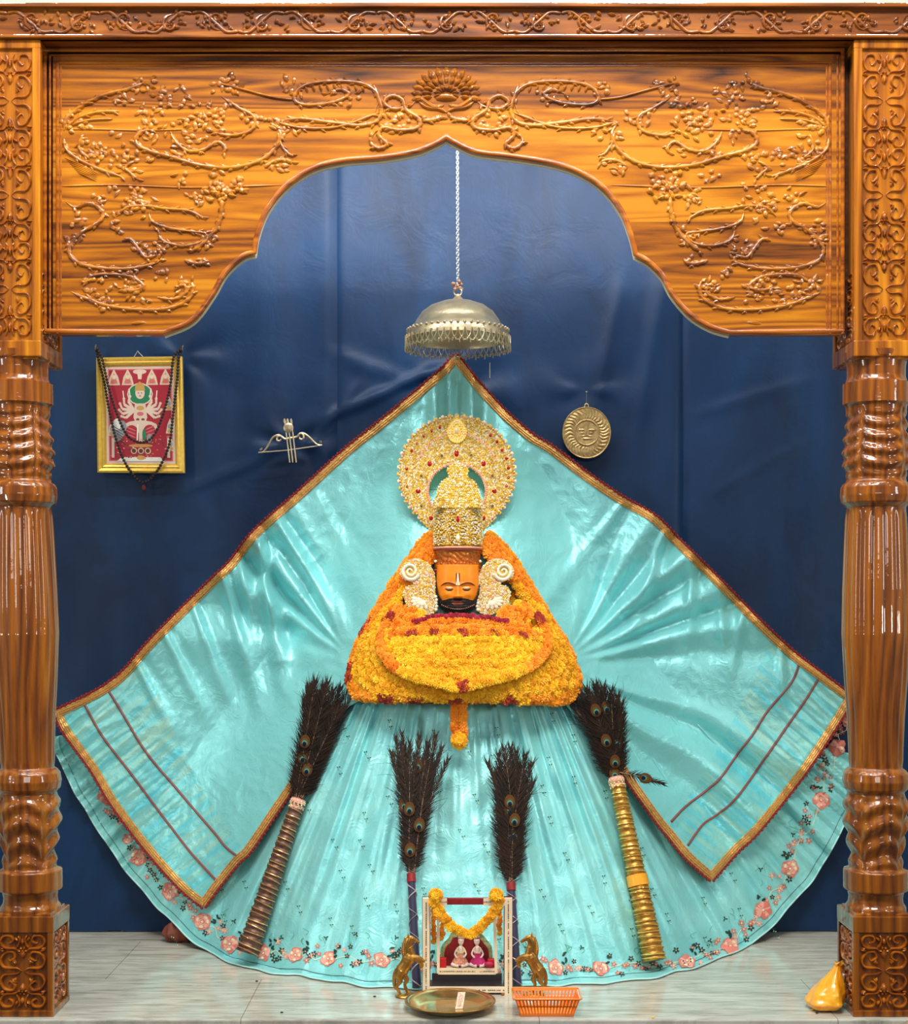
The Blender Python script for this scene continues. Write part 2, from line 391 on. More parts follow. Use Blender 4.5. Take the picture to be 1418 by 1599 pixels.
def chain_carving(mb, FR, half, z0, z1, unit, w, h):
    """mirrored scrolls, palmettes and lobes running up a narrow panel (coords: a across, b up)"""
    n = max(1, round((z1-z0)/unit)); U = (z1-z0)/n
    for k in range(n):
        c = z0+U*(k+.5)
        up = 1 if k % 2 else -1
        for s in (-1, 1):
            g = lambda pts: [(s*x*half, c+up*y*U) for x, y in pts]
            scroll(mb, g([(.06, -.5), (.30, -.42), (.80, -.40), (.98, -.22), (.80, -.02), (.45, .02), (.34, -.12), (.55, -.22), (.66, -.14)]), w, h, FR)
            scroll(mb, g([(.10, -.10), (.28, .10), (.78, .14), (.98, .30), (.84, .46), (.52, .46), (.42, .34), (.60, .26), (.70, .34)]), w, h, FR)
            scroll(mb, g([(.30, .12), (.18, .22), (.12, .38), (.22, .50)]), w*.8, h, FR)
            for (x, y, a, L) in ((.9, .04, .3, .30), (.92, .14, -.3, .26), (.55, -.30, 2.2, .3), (.35, -.33, 1.2, .25), (.2, .3, .9, .3)):
                leaf(mb, s*x*half*.85, c+up*y*U, (a if s > 0 else PI-a)*up, L*half, w*1.1, h*1.1, FR)
        leaf(mb, 0, c-up*.16*U, up*PI/2, U*.26, w*2.0, h*1.4, FR, 0, 0)
        leaf(mb, 0, c+up*.2*U, up*PI/2, U*.22, w*1.6, h*1.3, FR, 0, 0)
        dotring(mb, 0, c+up*.05*U, w*3.4, 6, w, h, FR)
PROF = [(552, 50), (562, 49), (566, 46), (576, 44.5), (590, 44.5), (598, 47), (600, 51), (632, 51), (634, 47), (645, 45.5), (665, 45.5), (690, 49), (718, 51), (738, 48), (748, 45), (753, 46), (756, 51), (762, 54), (775, 55), (786, 53), (791, 47), (793, 45), (850, 47.5), (920, 50), (990, 51), (1060, 47), (1120, 42.5), (1170, 40.5), (1198, 40), (1201, 45), (1206, 49), (1218, 51), (1230, 49), (1236, 43), (1240, 44), (1262, 49), (1290, 47), (1315, 42), (1340, 39), (1354, 41), (1357, 49), (1387, 49), (1390, 43), (1400, 41), (1408, 42), (1414, 46), (1424, 46)]
HW = .1066; YC = .1066; KC = K(YC)
ZB = CH+394*.0022; ZT = CH+888*.0022; ZP = .3433
def column(xc, lean, label, plinth_in):
    t = thing('carved_column', label, 'column', (xc, YC, 0)); t['kind'] = 'thing'
    shift = lambda z: lean*max(0, (z-ZP)/(ZB-ZP))
    b = MB()
    pys = []
    py = 552.0
    while py <= 1424: pys.append(py); py += 1.6
    def sh(u, v):
        py = pys[min(len(pys)-1, int(round(v*(len(pys)-1))))]; th = 2*PI*u
        r = interp(PROF, py)
        if 793 < py < 1199:
            e = ss(793, 812, py)*(1-ss(1185, 1199, py)); r += e*(2.6*(abs(math.sin(8*th))**.75)-1.4)
        q = (((th+PI/4) % (PI/2))/(PI/4)-1)                         # one carved drapery per quarter
        if 640 < py < 748:
            e = ss(640, 655, py)*(1-ss(736, 748, py))*(1-abs(q)**5)
            r += e*(2.3*math.sin((py-640)/108*2*PI*5.2+2.6*q*q)) - 1.5*math.exp(-((abs(q)-1)/.10)**2)
        if 1240 < py < 1354:
            e = ss(1240, 1252, py)*(1-ss(1340, 1354, py))*(1-abs(q)**5)
            r += e*(3.0*math.sin((py-1240)/114*2*PI*3.6-3.8*q*q+.6*math.sin(3*q))) - 2*math.exp(-((abs(q)-1)/.12)**2)
        z = CH-(py-950)*KC
        return (xc+shift(z)+r*KC*math.cos(th), YC+r*KC*math.sin(th), z)
    b.grid(sh, 144, len(pys), 0, cu=True, cap=True); b.build('shaft', W_COL, t, angle=60)
    # plinth with framed carved faces
    b = MB(); f = .021; d = .012
    x0, x1, y0, y1 = xc-HW, xc+HW, 0.0, 2*HW
    b.box((x0+d, y0+d, 0), (x1-d, y1-d, ZP))
    for a in (x0, x1-f):
        for c in (y0, y1-f): b.box((a, c, 0), (a+f, c+f, ZP))
    b.box((x0-.001, y0-.001, -.0), (x1+.001, y1+.001, .022)); b.box((x0-.001, y0-.001, ZP-.055), (x1+.001, y1+.001, ZP+.001))
    b.box((x0+.012, y0+.012, ZP-.002), (x1-.012, y1-.012, ZP+.008))
    pl = b.build('plinth', W_COL, t, smooth=False, bevel=.003)
    b = MB(); zz0, zz1 = .030, ZP-.062; hf = HW-f-.008
    FRf = lambda a, c, h: (xc+a, d-h, c)
    sx = x1-d if plinth_in > 0 else x0+d
    FRs = lambda a, c, h: (sx+plinth_in*h, YC+a, c)
    for FR, hh in ((FRf, .012), (FRs, .009)): chain_carving(b, FR, hf, zz0, zz1, (zz1-zz0)/2, .0052, hh)
    b.build('carving', W_CARVE, pl)
    # square block above the shaft
    b = MB(); xb = xc+lean; D2 = .285; f = .029
    b.box((xb-HW+d, d, ZB), (xb+HW-d, D2-d, ZT))
    for a in (xb-HW, xb+HW-f):
        for c in (0, D2-f): b.box((a, c, ZB), (a+f, c+f, ZT))
    b.box((xb-HW-.001, -.001, ZB-.001), (xb+HW+.001, D2+.001, ZB+.055)); b.box((xb-HW-.001, -.001, ZT-.03), (xb+HW+.001, D2+.001, ZT))
    b.box((xb-HW+.012, .012, ZB-.008), (xb+HW-.012, D2-.012, ZB))
    bk = b.build('capital_block', W_BLOCK, t, smooth=False, bevel=.004)
    b = MB(); FRf = lambda a, c, h: (xb+a, d-h, c)
    chain_carving(b, FRf, HW-f-.006, ZB+.07, ZT-.045, .16, .0042, .010)
    sx2 = xb+plinth_in*(HW-d)
    FRs = lambda a, c, h: (sx2+plinth_in*h, D2/2+a, c)
    chain_carving(b, FRs, D2/2-.04, ZB+.06, ZB+.30, .12, .0045, .008)
    b.build('carving', W_CARVE, bk)
column(-1.484, -.044, 'glossy carved teak column on the left, square plinth below, beside the framed picture', 1)
column(1.479, .002, 'glossy carved teak column on the right, square plinth hiding part of the orange bag', -1)
# ---------------------------------------------------------------- top beam with a running vine
t = thing('carved_beam', 'long brown carved beam with a running vine across the top of both columns', 'beam', (0, .1, ZT+.001)); t['kind'] = 'thing'
b = MB(); zt = CH+942*.0022
b.box((-1.8, 0, ZT+.001), (1.8, .27, zt-.012)); b.box((-1.8, -.022, zt-.014), (1.8, .29, zt)); b.box((-1.8, -.018, ZT+.001), (1.8, .02, ZT+.012))
bm_ = b.build('beam', W_BEAM, t, smooth=False, bevel=.003)
b = MB(); FRb = lambda a, c, h: ((a-709)*.0022, -h, CH-(c-950)*.0022)
x = -60; k = 0
rr = random.Random(5)
while x < 1480:
    s = 1 if k % 2 else -1; L = 72
    yc_ = 35
    scroll(b, [(x, yc_-s*14), (x+16, yc_-s*16), (x+36, yc_), (x+54, yc_+s*15), (x+72, yc_+s*14)], 3.0, .008, FRb, n=6, e=.05)
    sp = spiral(x+40, yc_-s*4, 17, s*1.2, .95, s, 16)
    sp2 = [(x+66, yc_+s*8)]+sp
    b.relief(sp, taper(len(sp), 3.4, 2), taper(len(sp), .010), FRb, 0, 5)
    dotring(b, x+40, yc_-s*4, 7, 6, 2.2, .006, FRb)
    for j in range(16):
        a = rr.uniform(0, 2*PI); leaf(b, x+36+rr.uniform(-30, 30), yc_+rr.uniform(-12, 12), a, rr.uniform(8, 15), 3.2, .010, FRb, 0, rr.uniform(-.8, .8))
    x += L; k += 1
b.build('vine_carving', W_BEAM, bm_)
# the relief widths above are in picture pixels while heights are metres (FRb scales them)
# ---------------------------------------------------------------- cusped arch panel
YP = .075
AL = [(255, 523), (300, 503), (332, 462), (352, 428), (378, 404), (397, 398), (401, 372), (414, 336), (436, 304), (462, 281), (495, 263), (540, 253), (600, 248), (650, 239), (682, 226), (697, 217)]
AR = [(697, 217), (712, 226), (745, 240), (800, 247), (865, 258), (910, 274), (945, 299), (970, 332), (985, 368), (993, 401), (1013, 412), (1035, 434), (1050, 462), (1078, 494), (1110, 514), (1140, 523)]
def arc_side(pts, cusp):
    out = []; seg = []
    for p in pts:
        seg.append(p)
        if p == cusp: out += [tuple(q) for q in cr(seg, 5)]; seg = [p]
    return out+[tuple(q) for q in cr(seg, 5)][1:]
arch = arc_side(AL, (397, 398))+arc_side(AR, (993, 401))[1:]
kp = K(YP); wx = lambda px: (px-709)*kp; wz = lambda py: CH-(py-950)*kp
t = thing('arch_panel', 'wide teak panel with cusped arch cut out and scrolling leaf carving between columns', 'arch panel', (0, YP, wz(523)))
xl, xr = -1.484-.044+HW+.002, 1.481-HW-.002
b = MB()
outl = [(xl+.02, ZT-.024), (xl+.02, wz(523))]+[(wx(p[0]), wz(p[1])) for p in arch]+[(xr-.02, wz(523)), (xr-.02, ZT-.024)]
b.prism(outl, YP, YP+.036)
pn = b.build('panel', W_PANEL, t, smooth=False, bevel=.002)
b = MB(); b.box((xl-.012, YP+.0365, wz(212)), (xr+.012, YP+.06, ZT)); b.box((xl-.012, YP+.036, wz(515)), (xl+.2, YP+.0605, ZT-.001)); b.box((xr-.2, YP+.036, wz(515)), (xr+.012, YP+.0605, ZT-.001))
b.build('backing_board', W_DARK, t, smooth=False)
b = MB()
ed = [Vector((wx(p[0]), YP+.002, wz(p[1])+.009)) for p in [(66, 521)]+arch+[(1318, 521)]]
b.tube(ed, .0095, 10, 0, .8, up=(0, -1, 0))
ed = [Vector((wx(p[0]), YP+.030, wz(p[1])-.001)) for p in arch]
b.tube(ed, .006, 6, 1, 1, up=(0, -1, 0))
b.build('edge_moulding', [W_CARVE, plain('pale_edge', (206, 196, 160), .5)], t)
b = MB()
def mold(x0, y0, x1, y1, r):
    b.tube([Vector((wx(x0), YP, wz(y0))), Vector((wx(x1), YP, wz(y1)))], r*kp, 8, 0, .7, up=(0, -1, 0))
for (off, r) in ((0, 3.2), (8, 1.8), (20, 2.6), (25, 1.4)):
    mold(70+off, 78+off, 1318-off, 78+off, r); mold(70+off, 78+off, 70+off, 521, r); mold(1316-off, 78+off, 1316-off, 521, r)
b.build('border_moulding', W_CARVE, t)
b = MB(); rr = random.Random(11)
FRp = lambda a, c, h: (wx(a), YP-h, wz(c))
def mir(pts, s): return pts if s < 0 else [(1394-x, y) for x, y in pts]
def leafx(x, y, a, L, w, h, s, curl=.4):
    if s > 0: x = 1394-x; a = PI-a; curl = -curl
    leaf(b, x, y, a, L, w, h, FRp, 0, curl)
def cluster(x, y, r, n, s, w=2.6, h=.008):
    for j in range(int(n*1.35)):
        a = rr.uniform(0, 2*PI); q = r*rr.random()**.6
        leafx(x+q*math.cos(a)*1.3, y+q*math.sin(a)*.8, rr.uniform(-PI, PI), rr.uniform(9, 17), w*1.35*rr.uniform(.8, 1.4), h*1.0*rr.uniform(.7, 1.2), s, rr.uniform(-.9, .9))
for s in (-1, 1):
    Q = lambda pts, w=2.4, h=.0085: scroll(b, mir(pts, s), w*1.35, h*1.0, FRp, 8, .12, 0, 8, 9.5 if w > 1.9 else 0)
    # scrolls hanging from the central rosette
    Q([(652, 152), (640, 166), (612, 170), (600, 160), (612, 150), (628, 156), (634, 172), (654, 186), (652, 200), (625, 204), (598, 200), (592, 212), (604, 226), (590, 232), (578, 220), (588, 204)], 3, .011)
    Q([(664, 180), (664, 188), (682, 186), (692, 182)], 3); cluster(625, 190, 20, 12, s, 3)
    Q([(584, 130), (590, 150), (596, 172), (588, 190), (560, 196), (520, 192), (470, 186), (430, 190)], 2.6)
    Q([(430, 190), (470, 200), (530, 198), (592, 176)], 2)
    Q([(586, 176), (590, 150), (570, 132), (530, 127), (488, 130), (466, 140), (460, 156), (478, 164), (520, 160), (545, 148), (530, 140), (505, 150)], 2.6)
    for j in range(9): leafx(476+j*11, 134-3*math.sin(j/8*PI), 1.1, 13, 2.6, .009, s, .3)
    cluster(450, 140, 14, 8, s); cluster(540, 152, 16, 6, s)
    # first big wreath
    Q([(428, 190), (438, 208), (430, 232), (404, 252), (360, 262), (310, 258), (270, 246), (232, 236), (212, 222), (222, 206), (250, 202)], 2.8, .010)
    Q([(345, 150), (372, 168), (394, 180), (398, 194), (388, 206), (358, 212), (334, 206)], 2.4)
    Q([(266, 205), (275, 222), (294, 236), (318, 234), (340, 222), (352, 232), (346, 242)], 2.4)
    cluster(312, 196, 30, 26, s, 2.8, .009); cluster(300, 240, 22, 8, s); cluster(398, 186, 16, 9, s)
    cluster(355, 132, 18, 14, s); cluster(325, 172, 26, 12, s); Q([(340, 130), (380, 140), (425, 152), (460, 156)], 1.6)
    cluster(225, 130, 14, 9, s); cluster(262, 156, 26, 16, s, 2.6, .008); cluster(235, 178, 24, 10, s); cluster(195, 158, 16, 6, s)
    # far corner wing
    Q([(100, 204), (104, 186), (122, 170), (150, 154), (180, 144), (205, 138), (228, 128)], 2.8, .010)
    Q([(104, 200), (120, 186), (150, 176), (186, 174)], 2)
    Q([(112, 196), (140, 188), (176, 186)], 1.6); cluster(118, 194, 16, 14, s, 2.8)
    Q([(100, 216), (104, 234), (128, 252), (160, 266), (190, 276)], 2.2)
    for j in range(6): leafx(100+j*4, 246+j*4.5, .42, 62-j*5, 1.7, .007, s, .08)
    cluster(150, 236, 34, 22, s, 2.6, .008); cluster(205, 250, 26, 14, s); Q([(130, 210), (124, 232), (140, 248)], 2); Q([(210, 252), (196, 262), (206, 272), (214, 280)], 2)
    cluster(240, 204, 22, 8, s, 2.2, .007); Q([(96, 202), (150, 202), (220, 204), (300, 202)], 1.1, .004)
    # small sprays towards the arch
    cluster(448, 206, 18, 9, s); Q([(434, 205), (438, 224), (450, 240), (460, 244)], 2); Q([(414, 262), (428, 252), (446, 250), (456, 254)], 2.4); cluster(430, 262, 14, 7, s)
    cluster(286, 276, 12, 5, s); Q([(96, 291), (180, 289), (300, 293), (440, 289)], 1.2, .005)
    cluster(350, 292, 26, 30, s, 3.2, .011); cluster(310, 308, 12, 9, s)
    # second wreath
    Q([(347, 308), (346, 330), (338, 356), (320, 378), (296, 396)], 3, .010)
    Q([(104, 316), (118, 324), (140, 318), (160, 330), (156, 346), (130, 362), (114, 378), (108, 392), (118, 408), (150, 418), (200, 420), (240, 412), (256, 400)], 2.6)
    Q([(182, 338), (200, 324), (230, 322), (256, 326), (296, 330), (322, 344)], 2.2); cluster(208, 326, 20, 16, s, 2.8)
    Q([(232, 330), (238, 346), (262, 356), (300, 362), (322, 366), (310, 380), (280, 384), (252, 374), (246, 352)], 2.2)
    Q([(190, 376), (204, 374), (216, 388), (228, 402), (246, 398)], 2.4); cluster(118, 374, 12, 9, s); cluster(236, 390, 18, 12, s)
    cluster(322, 372, 12, 12, s, 2.6); cluster(160, 304, 18, 7, s); cluster(210, 302, 22, 9, s); cluster(118, 350, 14, 5, s); Q([(288, 406), (306, 412), (322, 410), (314, 404)], 3); cluster(176, 352, 14, 6, s)
    # lowest wreath
    Q([(112, 456), (134, 466), (170, 478), (220, 484), (262, 482), (292, 470), (302, 452), (298, 438)], 2.6)
    Q([(126, 444), (150, 430), (190, 430), (212, 436), (224, 448), (206, 454), (180, 448)], 2.6); cluster(138, 446, 18, 14, s); cluster(205, 444, 20, 14, s)
    Q([(246, 464), (270, 468), (290, 458), (288, 446), (276, 448)], 2.4); cluster(256, 428, 10, 5, s); cluster(168, 468, 18, 7, s); cluster(214, 462, 14, 6, s)
    leafx(204, 506, -.2, 26, 3, .005, s, .3); cluster(285, 450, 12, 8, s)
# central rosette: fan of lobes over a mask-like boss
cx, cy = 697, 148
for ring, (R0, n, L, w) in enumerate(((40, 15, 20, 5.5), (28, 13, 17, 4), (14, 9, 14, 3.2))):
    for k in range(n):
        a = PI+PI*(k+.0)/(n-1)*1.12-.06*PI if ring < 3 else 0
        x0 = cx+(R0-8)*1.12*math.cos(a); y0 = cy+(R0-8)*.80*math.sin(a)
        leaf(b, x0, y0, math.atan2(.8*math.sin(a), math.cos(a)), L, w, .013, FRp, 0, 0)
b.relief(spiral(cx, cy-12, 3, 0, 1, 1, 6), 5, .014, FRp)
b.relief([(cx-16, cy+6), (cx-8, cy+4), (cx, cy+3), (cx+8, cy+4), (cx+16, cy+6)], [3, 6, 7, 6, 3], [.006, .014, .017, .014, .006], FRp)
for s in (-1, 1):
    scroll(b, [(cx+s*4, cy+16), (cx+s*18, cy+20), (cx+s*32, cy+12), (cx+s*42, cy+4)], 4, .012, FRp)
    scroll(b, [(cx, cy+28), (cx+s*12, cy+22), (cx+s*30, cy+20), (cx+s*44, cy+10)], 3, .011, FRp)
b.build('floral_carving', W_PANEL, pn)
# ================================================================= CLOTH
def S(px, py):                            # depth of the skirt's surface
    t = (py-1090)/450.0; A = max(0.0, .46+.40*t) if t > -1.2 else 0
    w = max(60.0, 250+180*t); dx = abs(px-715)
    return 1.27-A*math.exp(-(dx/w)**3)
def skirt_fold(px, py):
    a = (px-716)/(max(py, 1000)-720.0); v = (py-1090)/450.0; va = abs(a)
    d = .016*N(a*9+2, v*.6)*(.35+v)
    d += .013*N(a*26, v*.9, 4)*(1.1-.3*v)*(.45+min(1, va*2.2))
    d += .008*N(a*60+9, v*1.6, 8)*(1.15-.75*v)*(.35+min(1, va*2))
    d += .0032*N(px*.03, py*.03, 5)+.004*N(a*90+4, v*3, 2)*(1.2-v)*min(1, .25+va)
    d += .0035*N(a*45+50, v*5, 12)
    return d*2.1
def skirtP(px, py, off=0.0):
    y = S(px, py)-skirt_fold(px, py)*ss(-30, 60, py-1080)-off; p = P(px, py, y)
    if p.z < .004:                        # lies on the marble
        y = Yg(py)-.012; p = P(px, py, y); p.z = .004+off
    return p
HEM = [(84, 1150), (86, 1172), (118, 1239), (162, 1310), (203, 1368), (254, 1425), (305, 1473), (352, 1500), (406, 1517), (480, 1526), (557, 1539), (615, 1543), (700, 1546), (818, 1541), (880, 1539), (935, 1536), (1027, 1526), (1115, 1501), (1185, 1466), (1237, 1411), (1276, 1365), (1319, 1288), (1340, 1238), (1349, 1180)]
HEMC = resample([(p.x, p.y, 0) for p in cr([(x, y, 0) for x, y in HEM], 8)], 4.0)
NH = 430
def hem(u):
    i = u*(len(HEMC)-1); k = int(i); f = i-k
    p = HEMC[k].lerp(HEMC[min(k+1, len(HEMC)-1)], f); return p.x, p.y+1.3*math.sin(u*140)+1.6*N(u*60)
WAIST = [(540, 1078), (580, 1082), (640, 1084), (716, 1086), (800, 1086), (860, 1084), (898, 1080)]
def waist(u):
    w = interp([(0, 0), (.30, .12), (.42, .30), (.5, .5), (.58, .70), (.70, .88), (1, 1)], u)
    i = w*(len(WAIST)-1); k = min(int(i), len(WAIST)-2); f = i-k
    return lerp(WAIST[k][0], WAIST[k+1][0], f), lerp(WAIST[k][1], WAIST[k+1][1], f)
def skirt_pt(u, v):
    a = waist(u); h = hem(u); return skirtP(lerp(a[0], h[0], v), lerp(a[1], h[1], v))
M_ROSE1 = plain('rose_thread', (240, 170, 152), .55); M_ROSE2 = plain('deep_rose_thread', (214, 122, 108), .55); M_CREAM = plain('cream_thread', (232, 226, 186), .55)
M_GRN = plain('dark_green_thread', (18, 62, 50), .55); M_LGRN = plain('pale_green_thread', (92, 178, 152), .55)
b = MB(); b.grid(skirt_pt, NH, 230)
rr = random.Random(3)
def patch(cx, cy, pts, mi, lift, fn=skirtP):       # an embroidered shape that follows the cloth
    c = fn(cx, cy, lift); vs = [c]+[fn(cx+x, cy+y, lift) for x, y in pts]; n = len(pts)
    b.add(vs, [(0, i+1, (i+1) % n+1) for i in range(n)], mi)
def blob(cx, cy, rx, ry, ang, mi, lift, n=9, wob=.0):
    ca, sa = math.cos(ang), math.sin(ang); pts = []
    for k in range(n):
        a = 2*PI*k/n; q = 1+wob*math.sin(a*5+cx)+wob*.6*math.sin(a*3+cy)
        x, y = rx*q*math.cos(a), ry*q*math.sin(a); pts.append((x*ca-y*sa, x*sa+y*ca))
    patch(cx, cy, pts, mi, lift)
def stem_line(pts, w, mi, lift):
    c = cr([(x, y, 0) for x, y in pts], 4); L = []; R = []
    for i, p in enumerate(c):
        t = c[min(len(c)-1, i+1)]-c[max(0, i-1)]; t.normalize()
        L.append(skirtP(p.x-t.y*w, p.y+t.x*w, lift)); R.append(skirtP(p.x+t.y*w, p.y-t.x*w, lift))
    n = len(c); b.add(L+R, [(i, i+1, n+i+1, n+i) for i in range(n-1)], mi)
def rose(cx, cy, r, ang, sq=1.0):
    q = lambda R, mi, l, w=.09: blob(cx+rr.uniform(-.5, .5), cy+rr.uniform(-.5, .5), R, R*sq, ang+rr.random(), mi, l, 16, w)
    q(r, 2, .0030, .12); q(r*.86, 1, .0036, .10)
    for k in range(7):
        a = 2*PI*k/7+ang; blob(cx+r*.52*math.cos(a), cy+r*.52*sq*math.sin(a), r*.34, r*.26*sq, a+1.2, 2 if k % 2 else 1, .0042, 9)
        blob(cx+r*.60*math.cos(a), cy+r*.60*sq*math.sin(a), r*.24, r*.16*sq, a+1.4, 1 if k % 2 else 3, .0047, 8)
    q(r*.40, 1, .0052); q(r*.26, 2, .0057); q(r*.14, 3, .0062)
def flower(cx, cy, r, mi, centre=3, n=5):
    a0 = rr.random()*6
    for k in range(n):
        a = a0+2*PI*k/n; blob(cx+r*.6*math.cos(a), cy+r*.6*math.sin(a), r*.45, r*.26, a, mi, .003, 7)
    blob(cx, cy, r*.24, r*.24, 0, centre, .0036, 6)
ROSES = [(166, 1243), (199, 1310), (215, 1338), (266, 1392), (316, 1439), (359, 1474), (411, 1488, .6), (461, 1491, .6), (512, 1497, .55), (596, 1499), (660, 1506), (770, 1510), (868, 1511), (938, 1512), (1073, 1502), (1141, 1477), (1192, 1421), (1234, 1356), (1283, 1249), (1307, 1167), (1325, 1120)]
for k, R in enumerate(ROSES):
    x, y = R[0], R[1]; sq = R[2] if len(R) > 2 else 1
    a = math.atan2(y-1090, x-716)
    r = 13.6 if k != 1 else 8
    # the rose is squeezed sideways where the pleats close up
    blobr = rose(x, y, r*(.75 if sq < 1 else 1), 0, 1.25 if sq < 1 else (.8 if y > 1495 else 1))
for (p, q) in zip(ROSES, ROSES[1:]):
    x0, y0, x1, y1 = p[0], p[1], q[0], q[1]; L = math.hypot(x1-x0, y1-y0)
    if L < 24: continue
    tx, ty = (x1-x0)/L, (y1-y0)/L; nx, ny = ty, -tx
    if (716-x0)*nx+(1150-y0)*ny < 0: nx, ny = -nx, -ny
    n = max(4, int(L/6.5))
    stem_line([(x0+tx*12, y0+ty*12), (x0+tx*L*.4+nx*5, y0+ty*L*.4+ny*5), (x0+tx*L*.6-nx*4, y0+ty*L*.6-ny*4), (x1-tx*12, y1-ty*12)], .5, 3, .0026)
    for j in range(n):
        f = (j+.5)/n; ox = rr.uniform(-12, 20)
        cx, cy = x0+tx*(13+(L-26)*f)+nx*ox, y0+ty*(13+(L-26)*f)+ny*ox
        m = rr.random()
        flower(cx, cy, rr.uniform(4.0, 5.6), 4 if m < .42 else (2 if m < .8 else 1), 1 if m < .42 else 3)
    for j in range(5):
        cx, cy = x0+tx*(14)+nx*(8+j*3), y0+ty*14+ny*(8+j*3); blob(cx+rr.uniform(-4, 4), cy+rr.uniform(-4, 4), 3.4, 1.8, rr.uniform(0, 3), 4, .0034, 7)
    for j in range(5):      # pale sprigs further in
        cx, cy = (x0+x1)/2+nx*rr.uniform(14, 34)+tx*rr.uniform(-20, 20), (y0+y1)/2+ny*rr.uniform(14, 34)+ty*rr.uniform(-20, 20)
        stem_line([(cx, cy), (cx+rr.uniform(-5, 5), cy-5), (cx+rr.uniform(-7, 7), cy-10)], .35, 5, .0025)
        if j == 0: flower(cx+nx*9, cy+ny*9, 4, 4, 4, 3)
MOT = []
for k in range(260):
    py = rr.uniform(1112, 1465); px = 716+rr.uniform(-1, 1)*(185+(py-1090)*.95)
    if all(math.hypot(px-a, (py-c)*.8) > 34 for a, c in MOT): MOT.append((px, py))
for px, py in MOT:
    for d in ((0, 0), (rr.uniform(2, 6), rr.uniform(9, 12))):
        blob(px+d[0]-1.6, py+d[1], 1.5, .8, .5, 4, .0028, 6); blob(px+d[0]+1.6, py+d[1]-.6, 1.3, .8, -.5, 4, .0028, 6)
        blob(px+d[0], py+d[1]+3, .9, 1.5, 0, 5, .0028, 6); blob(px+d[0]+3, py+d[1]+4, .9, .9, 0, 3, .0028, 5)
sk = b.build('spread_skirt', [M_SKIRT, M_ROSE1, M_ROSE2, M_CREAM, M_GRN, M_LGRN], angle=180)
tag(sk, 'wide aqua silk skirt with embroidered pink roses along its curved hem, spread on the floor', 'skirt')
# narrow turned facing and corded edge at the hem
b = MB(); e = []
for i in range(0, len(HEMC)):
    h = hem(i/(len(HEMC)-1)); e.append(skirtP(h[0], h[1], .001)+Vector((0, 0, .001)))
b.tube(e, .0032, 6); b.build('hem_cord', plain('pale_cord', (178, 224, 220), .5), sk)
b = MB(); e = []
for i in range(0, len(HEMC)):
    u = i/(len(HEMC)-1); h = hem(u); a = waist(u); v = .978; e.append(skirtP(lerp(a[0], h[0], v), lerp(a[1], h[1], v), .0015))
b.tube(e, .0011, 5); b.build('hem_piping', plain('dark_piping', (60, 84, 92), .6), sk)
# ---------------------------------------------------------------- the shawl
SH_TL = [(712, 556), (690, 580), (642, 621), (590, 664), (540, 704), (470, 768), (398, 832), (360, 880), (320, 918), (236, 1002), (196, 1048), (165, 1073), (130, 1092), (88, 1112)]
SH_LO = [(88, 1112), (101, 1141), (145, 1202), (173, 1250), (217, 1310), (257, 1358), (290, 1392), (318, 1414)]
SH_IN = [(318, 1414), (338, 1386), (371, 1345), (389, 1328), (433, 1263), (454, 1232), (480, 1190), (520, 1140), (560, 1095), (712, 1060)]
SR_TL = [(712, 556), (740, 592), (783, 640), (830, 681), (860, 699), (914, 740), (970, 778), (1022, 808), (1060, 846), (1120, 905), (1190, 976), (1240, 1022), (1290, 1060), (1330, 1090)]
SR_LO = [(1330, 1090), (1304, 1133), (1255, 1206), (1185, 1294), (1150, 1328), (1111, 1372)]
SR_IN = [(1111, 1372), (1073, 1338), (1050, 1310), (1027, 1282), (992, 1233), (971, 1202), (940, 1160), (900, 1120), (860, 1090), (712, 1060)]
def curve_fn(pts):
    c = resample([(x, y, 0) for x, y in pts], 3.0) if False else resample(cr([(x, y, 0) for x, y in pts], 6), 3.0)
    def f(t):
        i = t*(len(c)-1); k = min(int(i), len(c)-2); return c[k].lerp(c[k+1], i-k)
    return f, c
def ridge(a, c, w): return math.exp(-((a-c)/w)**2)
LR = [(66, 3, .006), (76, 4, .012), (82, 2.4, -.014), (88, 3, .020), (94, 2.6, -.030), (101, 4, .018), (112, 5, -.014), (126, 7, .008), (200, 6, .010), (210, 5, -.012), (222, 7, .012)]
RR_ = [(60, 5, .008), (71, 2.2, -.012), (77, 2.6, .016), (85, 3, -.018), (92, 3.6, .022), (100, 3, -.020), (109, 4, .016), (116, 2.6, -.020), (123, 4, .018), (132, 4, -.010), (158, 4, .010), (165, 4, -.022), (174, 5, .026), (185, 5, -.024), (196, 5, .018), (206, 5, -.014), (216, 6, .010)]
